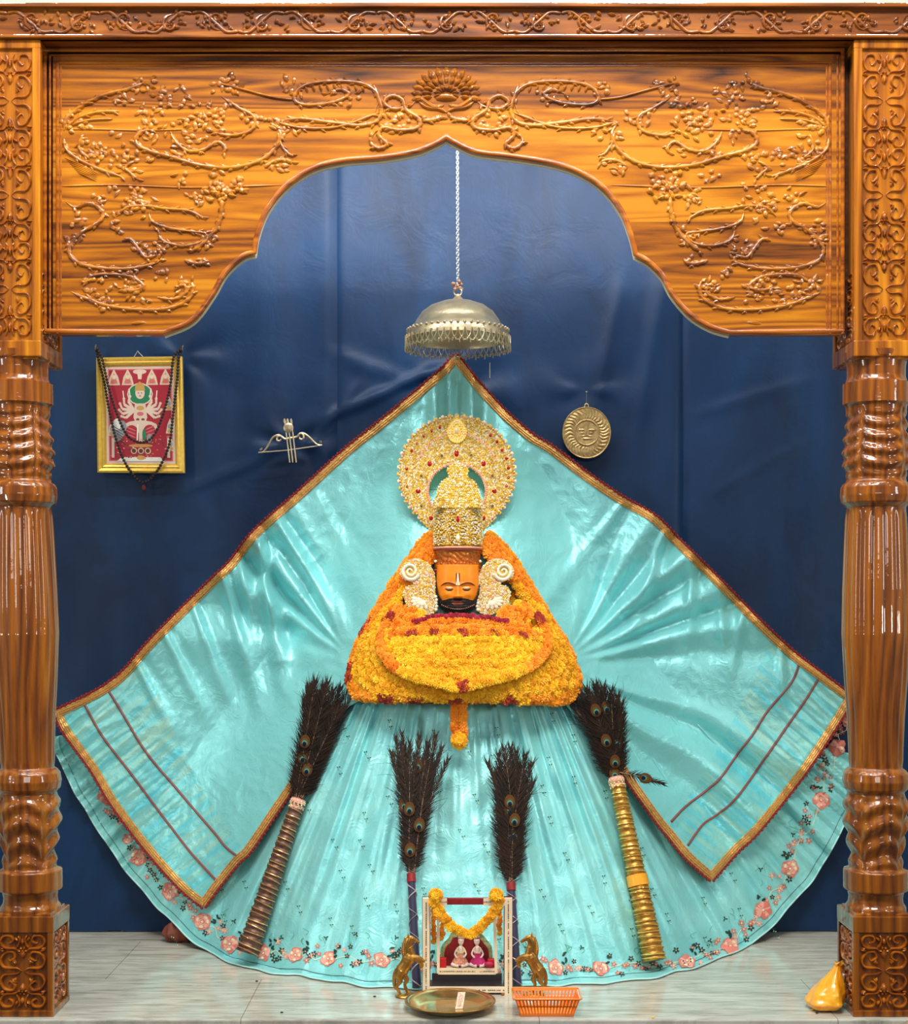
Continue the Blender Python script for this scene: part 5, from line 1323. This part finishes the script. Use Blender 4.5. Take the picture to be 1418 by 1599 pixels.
# ================================================================= BOW, MEDALLION
YB = 1.245; kb = K(YB)
bp = lambda x, y, h=0: P(380+x/9.453, 640+y/9.453, YB)+Vector((0, -h, 0))
t = thing('bow_and_arrows', 'small silver bow with three arrows through it, pinned to the blue curtain', 'bow ornament', P(452, 722, YB))
b = MB()
pts = [(225, 630), (290, 622), (340, 570), (390, 490), (430, 420), (480, 385), (530, 378), (570, 400), (610, 430), (650, 428), (700, 418), (750, 412), (800, 395), (830, 360), (880, 348), (930, 370), (990, 420), (1050, 480), (1100, 515), (1165, 522)]
c = cr([bp(x, y, .004) for x, y in pts], 5); n = len(c); b.tube(c, [kb*lerp(1.0, 2.1, math.sin(PI*i/(n-1))**.6) for i in range(n)], 8)
for cx, cy, s in ((535, 435, 1), (855, 405, -1)):
    sp = spiral(cx, cy, 48, -PI/2+.2, .8, -s, 18, .35); b.tube([bp(x, y, .004) for x, y in sp], [kb*lerp(2, 1.3, i/17) for i in range(18)], 8)
for (x, y) in ((270, 590), (250, 600), (1150, 490), (1130, 485)): b.tube([bp(x, y, .005), bp(x+8, y-30, .006)], kb*.7, 5)
b.build('bow', M_SILVER, t)
b = MB(); b.tube([bp(225, 632, .006), bp(640, 600, .008), bp(1165, 525, .006)], kb*.9, 5); b.build('string', M_SILVER, t)
for (x0, x1) in ((610, 690), (655, 735), (708, 785)):
    b = MB(); b.tube([bp(x0, 135, .011), bp((x0+x1)/2, 450, .011), bp(x1, 780, .011)], kb*1.15, 6)
    b.tube([bp(x0, 150, .011), bp(x0+8, 200, .011)], kb*1.9, 6); b.build('arrow', M_SILVER, t)
b = MB(); q = bp(670, 270, .014); b.lathe([(0, .004), (kb*6, .0035), (kb*7.6, .001), (kb*8, -.003)], q, 24, 0, 'y'); b.build('disc', M_SILVER, t)
YM = 1.25; km = K(YM); mc = P(916, 676, YM)
t = thing('embossed_medallion', 'round pale gold medallion embossed with a sun face, hanging on the curtain at right', 'medallion', mc)
M_MED = plain('pale_gold', (206, 176, 122), .34, (60, (170, 138, 86)), .6, 160, metal=.75)
b = MB()
def med(u, v):
    a = 2*PI*u; r = v*38.5; h = .004
    if r > 36.3: h += .004*math.sin(min(1, (38.5-r)/2.2)*PI)
    elif r > 20: h += .0035*abs(math.sin(a*17+1.3*math.sin(r*.3)+.5*math.sin(a*5)))*math.sin((r-20)/16.3*PI)**.5
    elif r > 17: h += .0045*math.sin((r-17)/3*PI)
    else:
        x, y = r*math.cos(a), r*math.sin(a)
        h += .004*math.exp(-(x/2.4)**2-((y-1)/8)**2)+.0035*math.exp(-((abs(x)-8)/4.5)**2-((y-4)/1.3)**2)+.002*math.exp(-((abs(x)-7)/3)**2-((y+.5)/1.6)**2)+.003*math.exp(-(x/5.5)**2-((y+9)/1.3)**2)-.002*math.exp(-(x/7)**2-((y+6)/1.2)**2)+.003*math.exp(-((abs(x)-5)/3.4)**2-((y+5)/1)**2)
    return (mc.x+r*km*math.cos(a), YM-h, mc.z+r*km*math.sin(a)*1.06)
b.grid(med, 220, 60, cu=True); b.build('disc', M_MED, t, angle=180, solid=.003)
b = MB(); b.tube([P(916+3*math.cos(a), 634+3.5*math.sin(a), YM-.004) for a in [2*PI*k/14 for k in range(15)]], km*.9, 6); b.build('hanging_ring', M_MED, t)
b = MB(); b.tube([P(916, 631, YM-.004), P(916, 612, YM-.002)], .0007, 4); b.ball(P(916, 612, YM-.006), .004, 8, 6); b.build('thread_and_pin', M_SILVER, t)
# ================================================================= TOY SWING
YS = .285; kw = K(YS); SX = lambda px: (px-709)*kw; SZ = lambda py: max(0.0, CH-(py-950)*kw)
M_STUD = plain('cream_inlay', (246, 228, 196), .35, coat=.4)
M_MAR = plain('dark_red_wood', (96, 18, 22), .4, coat=.5)
t = thing('toy_swing', 'small red and cream studded toy swing with gem-dotted posts, standing on the marble', 'toy swing', (SX(731), YS, 0))
rr = random.Random(17)
def inlay(b, x0, x1, z0, z1, y):             # a studded strip: cream face with small dark and red marks
    L = max(x1-x0, z1-z0); v = (z1-z0) > (x1-x0); n = int(L/.0068)
    for i in range(n):
        f = (i+.5)/n; c = (lerp(x0, x1, .5 if v else f), y-.0012, lerp(z0, z1, f if v else .5))
        r = (.0019, .0014, .0030) if v else (.0030, .0014, .0019)
        if rr.random() < .85: b.ball(c, r, 6, 4, rr.choice([1, 2, 2, 3, 4]))
ST = [M_STUD, M_RUBY, plain('black_stud', (34, 26, 26), .3), plain('gold_stud', (214, 150, 60), .3), plain('green_stud', (50, 80, 60), .3)]
ztop = SZ(1403)
for x0, x1 in ((660, 671), (788, 800)):
    b = MB(); b.box((SX(x0), YS, 0), (SX(x1), YS+.02, ztop)); b.box((SX(x0)-.002, YS+.02, 0), (SX(x1)+.002, YS+.045, ztop), 1)
    inlay(b, SX(x0), SX(x1), .006, ztop-.006, YS); b.build('post', [M_STUD, M_MAR]+ST[2:]+[ST[1]], t, smooth=False)
b = MB(); b.box((SX(671)+.0005, YS+.002, SZ(1413)), (SX(788)-.0005, YS+.02, ztop)); b.build('top_bar', M_RED, t, smooth=False, bevel=.002)
for x0, x1 in ((671, 698), (755, 788)):
    b = MB(); b.box((SX(x0), YS-.001, SZ(1414.5)), (SX(x1), YS+.001, ztop+.001)); inlay(b, SX(x0), SX(x1), SZ(1413), ztop, YS-.001); b.build('top_inlay', ST, t, smooth=False)
b = MB(); b.box((SX(671), YS-.001, SZ(1550)), (SX(788), YS+.015, SZ(1542))); inlay(b, SX(671), SX(788), SZ(1550), SZ(1542), YS-.001); b.build('base_rail', ST, t, smooth=False)
b = MB(); b.box((SX(671), YS+.015, 0.004), (SX(788), YS+.10, SZ(1541))); b.box((SX(674), YS+.09, 0.004), (SX(785), YS+.10, SZ(1530))); b.build('base_box', plain('dark_base', (44, 14, 18), .3, coat=.6), t, smooth=False)
for x in (674, 785): b = MB(); b.lathe([(.001, 0), (.006, 0), (.006, .008), (.001, .009)], (SX(x), YS-.006, 0), 12); b.build('brass_foot', M_BRASS, t)
# the hanging seat
YW = YS+.030
sw = bpy.data.objects.new('hanging_seat', bpy.data.meshes.new('hanging_seat'))
b = MB(); b.box((SX(684), YW, SZ(1525)), (SX(775), YW+.052, SZ(1515))); inlay(b, SX(686), SX(773), SZ(1524), SZ(1516), YW)
seat = b.build('hanging_seat', ST, t, smooth=False)
for x0, x1, x2, x3 in ((682, 686.5, 682, 686.5), (770, 774.5, 773, 777.5)):
    b = MB(); z0, z1 = SZ(1523), SZ(1420)
    b.add([(SX(x2), YW-.004, z0), (SX(x3), YW-.004, z0), (SX(x3), YW, z0), (SX(x2), YW, z0), (SX(x0), YW-.004, z1), (SX(x1), YW-.004, z1), (SX(x1), YW, z1), (SX(x0), YW, z1)], [(0, 3, 2, 1), (4, 5, 6, 7), (0, 1, 5, 4), (1, 2, 6, 5), (2, 3, 7, 6), (3, 0, 4, 7)])
    b.build('hanging_bar', M_STUD, seat, smooth=False)
def poly_part(name, pts, y0, y1, mat, parent, closed=False, n=5):
    b = MB(); c = cr([(x, y, 0) for x, y in pts], n) if n else [Vector((x, y, 0)) for x, y in pts]; b.prism([(SX(p.x), SZ(p.y)) for p in c], y0, y1); return b.build(name, mat, parent, smooth=False, bevel=.0008)
BK = [(688, 1515), (688, 1492), (692, 1480), (700, 1472), (704, 1464), (712, 1462), (720, 1459), (730, 1459), (738, 1461), (748, 1462), (756, 1468), (762, 1476), (768, 1484), (770, 1496), (770, 1515)]
poly_part('backrest_border', BK, YW+.040, YW+.046, plain('pale_green_border', (206, 214, 160), .4, (90, (120, 146, 96))), seat)
poly_part('backrest', [(lerp(729, x, .86), lerp(1515, y, .86)) for x, y in BK], YW+.036, YW+.0395, M_RED, seat)
b = MB(); b.box((SX(685), YW+.004, SZ(1515)), (SX(697), YW+.03, SZ(1500))); b.build('cushion', plain('scarlet_cushion', (196, 20, 30), .6), seat, bevel=.002)
b = MB(); b.box((SX(762), YW+.004, SZ(1515)), (SX(773), YW+.03, SZ(1502))); b.build('cushion', plain('scarlet_cushion', (196, 20, 30), .6), seat, bevel=.002)
# two little dressed figures seated on the swing
def doll(px, lab, skin, dress, hat, lean, beads_):
    t = thing('figurine', lab, 'figurine', (SX(px), YW+.020, SZ(1514.5)), 'small dressed figurines on the toy swing')
    y = YW+.022; X = lambda d, py: SX(px+d+lean*(1515-py)/40); n0 = len(bpy.data.objects)
    b = MB(); spine = [(X(0, 1512), y, SZ(1512)), (X(0, 1505), y, SZ(1505)), (X(0, 1498), y, SZ(1498)), (X(0, 1492), y, SZ(1492)), (X(0, 1489), y, SZ(1489)), (X(0, 1486), y-.001, SZ(1486)), (X(0, 1482), y-.002, SZ(1482)), (X(0, 1478.5), y-.001, SZ(1478.5))]
    b.tube(spine, [.013, .013, .0095, .0085, .0035, .0075, .0085, .003], 12)
    b.ball((X(0, 1483.5), y-.010, SZ(1483.5)), .0016, 6, 4)
    for s in (-1, 1):
        b.tube(cr([(X(3.2*s, 1492), y, SZ(1492)), (X(6.5*s, 1499), y-.004, SZ(1499)), (X(3.5*s, 1503), y-.014, SZ(1503))], 4), .0028, 7)
        b.tube(cr([(X(3*s, 1510), y-.002, SZ(1510)), (X(9*s, 1511), y-.010, SZ(1511)), (X(1.5*s, 1512.5), y-.020, SZ(1512.5))], 4), .0048, 8)
    bd = b.build('body', skin, t, angle=180); bd.modifiers.new('merge', 'REMESH').mode = 'VOXEL'; bd.modifiers['merge'].voxel_size = .0011; bd.modifiers['merge'].use_smooth_shade = True
    b = MB(); b.lathe([(.018, 0), (.023, .002), (.022, .008), (.017, .016), (.0125, .024), (.0108, .033)], (X(0, 1508), y, SZ(1512.5)), 28, 0, 'z', mod=lambda a, i: 1+.07*math.sin(a*11)); b.build('dress', dress, t)
    b = MB(); b.lathe([(.0088, 0), (.0094, .003), (.0088, .006), (.0060, .010), (.0020, .016), (.0005, .019)], (X(0, 1480), y, SZ(1481)), 20, 0, 'z', mod=lambda a, i: 1+.06*math.sin(a*8)); b.build('headdress', hat, t)
    b = MB()
    for k in range(22):
        a = -2.6+5.2*k/21; b.ball((X(0, 1494)+.0095*math.sin(a), y-.006-.006*math.cos(a*.6), SZ(1490)-.011*(1+math.cos(a))/1.3), .0019, 6, 4, k % 2)
    b.build('flower_necklace', beads_, t)
    for s in (-1, 1): b = MB(); b.ball((X(2.6*s*.4, 1483), y-.0098, SZ(1482.6)), (.0011, .0006, .0007), 6, 4); b.build('eye', M_BLACK, t)
    t.scale = (1.35, 1.1, 1.3)
M_WHT = plain('figurine_white', (236, 218, 210), .4); M_PKC = plain('magenta_cloth', (200, 30, 110), .55)
doll(718, 'small white-faced figurine in red and pink dress on the left of the toy swing seat', M_WHT, plain('pink_brocade', (206, 84, 120), .5, (200, (236, 190, 120))), plain('silver_headdress', (220, 206, 190), .35, (200, (170, 120, 120)), metal=.3), 2, [M_PEARL, M_YBEAD])
doll(747, 'small pale figurine in a magenta dress on the right of the toy swing seat', M_WHT, M_PKC, plain('pink_headdress', (196, 150, 150), .35, (220, (120, 60, 70)), metal=.3), -2, [M_ROSE1, M_PEARL])
b = MB(); b.ball((SX(764), YW+.000, SZ(1509)), (.018, .011, .011), 16, 10); o = b.build('bolster', plain('crimson_bolster', (176, 20, 70), .6)); tag(o, 'tiny crimson round bolster beside the right figurine on the toy swing', 'bolster')
# marigolds on the swing
t = thing('swing_garland', 'yellow marigold garland drooping in a deep curve from both top corners of the toy swing', 'garland', (SX(731), YS-.02, SZ(1395)))
pts = []
path = [(676, 1404), (682, 1414), (690, 1426), (702, 1440), (716, 1452), (732, 1456), (748, 1448), (760, 1436), (770, 1422), (776, 1412), (779, 1404)]
for i, p in enumerate(resample(cr([(x, y, 0) for x, y in path], 6), 5.6)):
    for d in (-3.2, 3.2): pts.append((Vector((SX(p.x+d+RF.uniform(-1, 1)), YS-.022+RF.uniform(-.006, .006), SZ(p.y+RF.uniform(-2, 2)))), RF.uniform(5.6, 7)*kw, 'y'))
for px in (680, 775):
    for k in range(9):
        a = 2*PI*k/9; pts.append((Vector((SX(px+6*math.cos(a)), YS-.018, SZ(1397)+6*kw*math.sin(a))), 6.4*kw, 'y'))
    pts.append((Vector((SX(px), YS-.032, SZ(1397))), 8*kw, 'y'))
blossoms(t, pts)
for px, y0, y1, lab in ((677, 1428, 1477, 'dim orange marigold string hanging behind the left post of the toy swing'), (690, 1444, 1472, 'short marigold string hanging beside the left hanging bar of the toy swing'), (781, 1418, 1464, 'dim orange marigold string hanging behind the right post of the toy swing')):
    t = thing('marigold_string', lab, 'garland', (SX(px), YS+.07, SZ(y0)), 'marigold strings behind the swing'); n = int((y1-y0)/6)+1
    blossoms(t, [(Vector((SX(px+RF.uniform(-.8, .8)), YS+.07, SZ(lerp(y0, y1, i/(n-1))))), 4.8*kw, 'o' if i < n-1 else 'y') for i in range(n)])
# ================================================================= BRASS HORSES
def horse(label, px, py, s, yd, base):
    k = K(yd); W = lambda x, y, d=0.0: Vector(((px+s*x-709)*k, yd+d*k, CH-(py-y-950)*k))     # x forward, y up, in pixels from the base centre
    t = thing('brass_horse', label, 'horse figurine', Vector(((px-709)*k, yd, 0)), 'rearing brass horses beside the swing')
    b = MB()
    b.tube(cr([W(-6, 36), W(-3, 40), W(2, 48), W(6, 56), W(9, 63)], 5), [k*r for r in [7.5, 8.8, 10, 10.6, 10.6, 10.3, 10, 9.8, 9.6, 9.4, 9.4, 9.6, 9.9, 10.2, 10.6, 10.8, 10.8, 10.2, 9.6, 9, 8.4]], 14)   # body
    b.tube(cr([W(8, 60), W(6, 70), W(5, 78), W(7, 85), W(9, 88)], 5), [k*lerp(9.4, 5.0, i/20) for i in range(21)], 12, flat=.75)       # neck
    b.tube(cr([W(5, 87), W(10, 88), W(16, 85), W(21, 82), W(23, 81)], 5), [k*r for r in [4.0, 4.4, 4.6, 4.6, 4.5, 4.3, 4.1, 3.9, 3.7, 3.5, 3.3, 3.1, 2.9, 2.7, 2.6, 2.5, 2.5, 2.5, 2.4, 2.2, 1.6]], 10, flat=.8)   # head
    for d in (-1, 1):
        b.tube([W(6, 90, d*2.2), W(5.4, 93, d*2.6), W(5.2, 96, d*2.6)], [k*1.5, k*1.3, k*.4], 6)                                      # ears
        b.tube(cr([W(-5, 38, d*4), W(-6+d*3, 30, d*5), W(-2+d*5, 22, d*5), W(-6+d*6, 14, d*5), W(-3+d*6, 6, d*5), W(-1+d*7, 1, d*5)], 4), [k*lerp(7.4, 2.6, min(1, i/12)) for i in range(21)], 9)    # hind leg
        b.tube([W(-1+d*7, 2.5, d*5), W(.5+d*7, 0, d*5)], [k*2.2, k*2.8], 8)
        b.tube(cr([W(10, 58, d*4), W(18, 60+d, d*4), W(25, 58+2*d, d*4), W(28, 54, d*4), W(32, 55+d*2, d*4)] if d < 0 else [W(10, 56, d*4), W(18, 54, d*4), W(24, 50, d*4), W(27, 44, d*4), W(23, 41, d*4)], 4), [k*lerp(5.2, 2.2, i/16) for i in range(17)], 8)   # front leg
        b.ball(W(12, 88, d*3.6), k*.9, 6, 4)
    bd = b.build('body', M_BRASS, t, angle=180); m = bd.modifiers.new('merge', 'REMESH'); m.mode = 'VOXEL'; m.voxel_size = .0013; m.use_smooth_shade = True
    b = MB(); b.tube(cr([W(-8, 42), W(-13, 38), W(-16, 28), W(-16, 16), W(-13, 8)], 5), [k*lerp(2.2, 3.2, math.sin(PI*i/20)) for i in range(21)], 8, flat=.7); b.build('tail', M_BRASS, t)
    b = MB()
    for i in range(13):
        f = i/12; c = cr([W(0, 62), W(-1.5, 72), W(0, 82), W(3, 90)], 4)[i]; b.tube([c, c+Vector((-s*k*2.6, 0, -k*2.4)), c+Vector((-s*k*3.4, .0, -k*5.5))], [k*2.0, k*1.5, k*.5], 6)
    b.build('mane', M_BRASS, t, angle=180)
    b = MB(); b.tube(cr([W(6, 66, -7), W(3, 62, -8.8), W(2, 56, -9), W(4, 50, -8.4)], 4), k*.9, 5); b.tube([W(8, 74, -6.2), W(12, 76, -5), W(17, 84, -4)], k*.6, 5); b.build('bridle', M_BRASS, t)
    if base:
        b = MB(); c = W(2, 0); b.lathe([(.0005, 0), (.030, 0), (.034, .004), (.030, .009), (.018, .012), (.0005, .013)], (c.x, yd, 0), 36, 0, 'z', mod=lambda a, i: 1+.18*abs(math.cos(a))); b.build('base', M_BRASS, t)
horse('brass rearing horse facing right, on an oval base left of the toy swing', 632, 1553, 1, .262, True)
horse('brass rearing horse facing left, behind the orange basket, right of the toy swing', 836, 1552, -1, .275, True)
# ================================================================= TRAY AND NOTE
tx, ty = (703-709)*K(.1), .100
t = thing('brass_tray', 'round shiny brass tray on the front edge of the marble floor', 'tray', (tx, ty, 0))
b = MB(); rT = 70*K(.1)
b.lathe([(.0005, 0), (rT*.62, 0), (rT*.72, .004), (rT*.90, .020), (rT*.985, .0265), (rT, .0275), (rT*1.0, .030), (rT*.97, .0300), (rT*.89, .0235), (rT*.72, .0075), (rT*.62, .0038), (.0005, .0035)], (tx, ty, .0005), 96)
b.build('dish', plain('polished_brass', (226, 200, 146), .17, (12, (206, 172, 110)), .25, 40, metal=.95), t, angle=30)
b = MB(); b.tube([(tx+rT*math.cos(a), ty+rT*math.sin(a), .0305) for a in [2*PI*k/96 for k in range(97)]], .003, 8); b.build('rolled_rim', M_BRASS, t)
t = thing('folded_note', 'small folded cream paper note standing in the brass tray', 'folded note', (tx+.025, ty, .005))
b = MB(); R3 = Matrix.Rotation(math.radians(12), 3, 'Y'); c0 = Vector((tx+.030, ty+.012, .0055))
def card(p0, w, h, dx, lean): 
    vs = [p0, p0+Vector((w, .004, 0)), p0+Vector((w+dx, lean+.004, h)), p0+Vector((dx, lean, h))]; n = Vector((0, .0008, 0)); vs = vs+[v+n for v in vs]
    b.add(vs, [(0, 1, 2, 3), (7, 6, 5, 4), (0, 4, 5, 1), (1, 5, 6, 2), (2, 6, 7, 3), (3, 7, 4, 0)])
card(c0+Vector((-.012, -.03, 0)), .026, .050, .010, .030); card(c0+Vector((-.012, .03, 0)), .026, .050, .010, -.028)
nt_ = b.build('paper', plain('note_paper', (238, 226, 206), .6, (150, (200, 170, 150))), t, smooth=False)
b = MB(); q = c0+Vector((-.012, -.0315, 0)); b.add([q+Vector((.006+.002, .005, .008)), q+Vector((.020, .007, .010)), q+Vector((.027, .026, .041)), q+Vector((.013, .025, .041))], [(0, 1, 2, 3)]); b.build('printed_mark', plain('brown_print', (170, 126, 110), .6, (260, (226, 200, 180))), nt_, smooth=False)
# ================================================================= ORANGE BASKET
t = thing('plastic_basket', 'orange slotted plastic basket on the floor right of the brass tray', 'basket', ((852-709)*K(.07), .075, 0))
M_PLA = plain('orange_plastic', (255, 132, 26), .32, coat=.3)
bx, by = (853-709)*K(.06), .058; b = MB()
wt, wb, dt, db, hb_ = .112, .090, .070, .052, .064
def bk(u, v, o=0.0):                        # a point on the wall: u round (0..4 sides), v up
    w, d = lerp(wb, wt, v)-o, lerp(db, dt, v)-o; side = int(u) % 4; f = u-int(u); z = .001+hb_*v
    return [(bx-w+2*w*f, by-d, z), (bx+w, by-d+2*d*f, z), (bx+w-2*w*f, by+d, z), (bx-w, by+d-2*d*f, z)][side]
def strip(u0, u1, v0, v1):
    p = [bk(u0, v0), bk(u1, v0), bk(u1, v1), bk(u0, v1)]; q = [bk(u0, v0, .0022), bk(u1, v0, .0022), bk(u1, v1, .0022), bk(u0, v1, .0022)]
    b.add(p+q, [(0, 1, 2, 3), (7, 6, 5, 4), (0, 4, 5, 1), (1, 5, 6, 2), (2, 6, 7, 3), (3, 7, 4, 0)])
for sd_ in range(4):
    e = .99999
    for v0, v1 in ((0, .16), (.50, .60), (.90, 1.0)): strip(sd_, sd_+e, v0, v1)
    n = 18 if sd_ % 2 == 0 else 11
    for i in range(n+1):
        f = i/n; w = .0028/(2*wt if sd_ % 2 == 0 else 2*dt); u0, u1 = sd_+max(0, f-w), sd_+min(e, f+w); strip(u0, u1, .14, .92)
b.box((bx-wb, by-db, .001), (bx+wb, by+db, .004))
b.build('body', M_PLA, t, smooth=False)
b = MB(); rim = []
for sx, sy, a0 in ((-1, -1, PI), (1, -1, 1.5*PI), (1, 1, 0), (-1, 1, .5*PI)):
    for q in range(5): a = a0+PI/2*q/4; rim.append((bx+sx*(wt-.008)+.014*math.cos(a), by+sy*(dt-.008)+.014*math.sin(a), hb_+.001))
rim.append(rim[0]); b.tube(rim, .0034, 6, flat=.7); b.build('rim', M_PLA, t, angle=180)
# ================================================================= ORANGE BAG, DARK RED BUNDLE
b = MB(); c = P(1318, 1560, .10)
bx2 = 1.292; by2 = .06
def bag(u, v):
    a = 2*PI*u; r = interp([(0, .02), (.03, .052), (.14, .070), (.35, .060), (.62, .036), (.84, .014), (.92, .010), (1, .018)], v)
    r *= 1+.07*math.sin(a*5+v*6)+.05*N(math.cos(a)*2, math.sin(a)*2, v*5)+.035*N(math.cos(a)*6, math.sin(a)*6, v*12)
    return (bx2+r*math.cos(a)*.95+.058*v, by2+.04+r*math.sin(a)*1.1, .002+.162*v**.95+.004*math.sin(a*3)*v)
b.grid(bag, 72, 60, cu=True, cap=True); o = b.build('plastic_bag', plain('yellow_orange_plastic_film', (250, 156, 16), .28, (16, (254, 184, 40)), .4, 40, coat=.6, sss=.2), angle=180)
tag(o, 'knotted yellow-orange plastic bag on the floor, half hidden behind the right column plinth', 'plastic bag')
b = MB(); q = P(275, 1445, 1.14)
def bund(u, v):
    a = 2*PI*u; th = PI*v; r = 1+.10*math.sin(a*7+v*9)+.10*N(math.cos(a)*3, math.sin(a)*3, v*6)
    return (q.x+.025+.075*math.sin(th)*math.cos(a)*r, 1.13+.05*math.sin(th)*math.sin(a)*r, max(.002, .042-.044*math.cos(th)*r))
b.grid(bund, 60, 36, cu=True); o = b.build('cloth_bundle', plain('rust_cloth', (128, 62, 44), .7, (30, (96, 40, 32)), .4, 60), angle=180)
tag(o, 'small rust-brown cloth bundle on the floor behind the left edge of the aqua skirt', 'cloth bundle')
# rounded grey thing cut off by the photo's lower right corner, and fallen petals
b = MB()
b.lathe([(.0005, .058), (.03, .056), (.052, .044), (.064, .024), (.066, 0)], ((1437-709)*K(-.12), -.12, -.035), 32); b.lathe([(.066, 0), (.06, -.3)], ((1437-709)*K(-.12), -.12, -.035), 32)
o = b.build('rounded_post', plain('grey_brown_metal', (150, 134, 116), .5)); tag(o, 'rounded grey-brown post top just entering at the lower right corner, before the floor edge', 'post')
for i, (px, py, cname) in enumerate([(585, 1507+50, 'dark'), (1276, 1583, 'dark'), (440, 1582, 'dark'), (401, 1533, 'dark'), (1269, 1578, 'yellow'), (1020, 1590, 'yellow')]):
    y = Yg(py); p = P(px, py, y); b = MB(); b.ball((p.x, p.y, .003), (.006, .004, .0022), 7, 5); o = b.build('fallen_petal', MF['y'] if cname == 'yellow' else M_BEARD)
    tag(o, ['dark speck on the marble below the left part of the skirt hem', 'dark speck on the marble beside the orange bag', 'dark speck on the marble near the floor edge, left half', 'dark speck on the marble under the left hem', 'yellow petal lying in front of the orange bag', 'yellow petal on the floor edge right of the basket'][i], 'petal')
for i, px in enumerate((345, 501, 346*2+168, 1020, 1352)):   # small hooks standing on the top beam
    p = P(px, 8, .0); b = MB(); b.tube([(p.x, .02, zt-.002), (p.x, .02, zt+.012), (p.x+.002, .02, zt+.018)], .0018, 5); o = b.build('wire_hook', M_BLACK)
    tag(o, ['leftmost thin wire hook standing on the top beam', 'second wire hook from the left on the top beam', 'wire hook on the top beam, right of centre', 'second wire hook from the right on the top beam', 'rightmost wire hook, above the right column block'][i], 'hook')
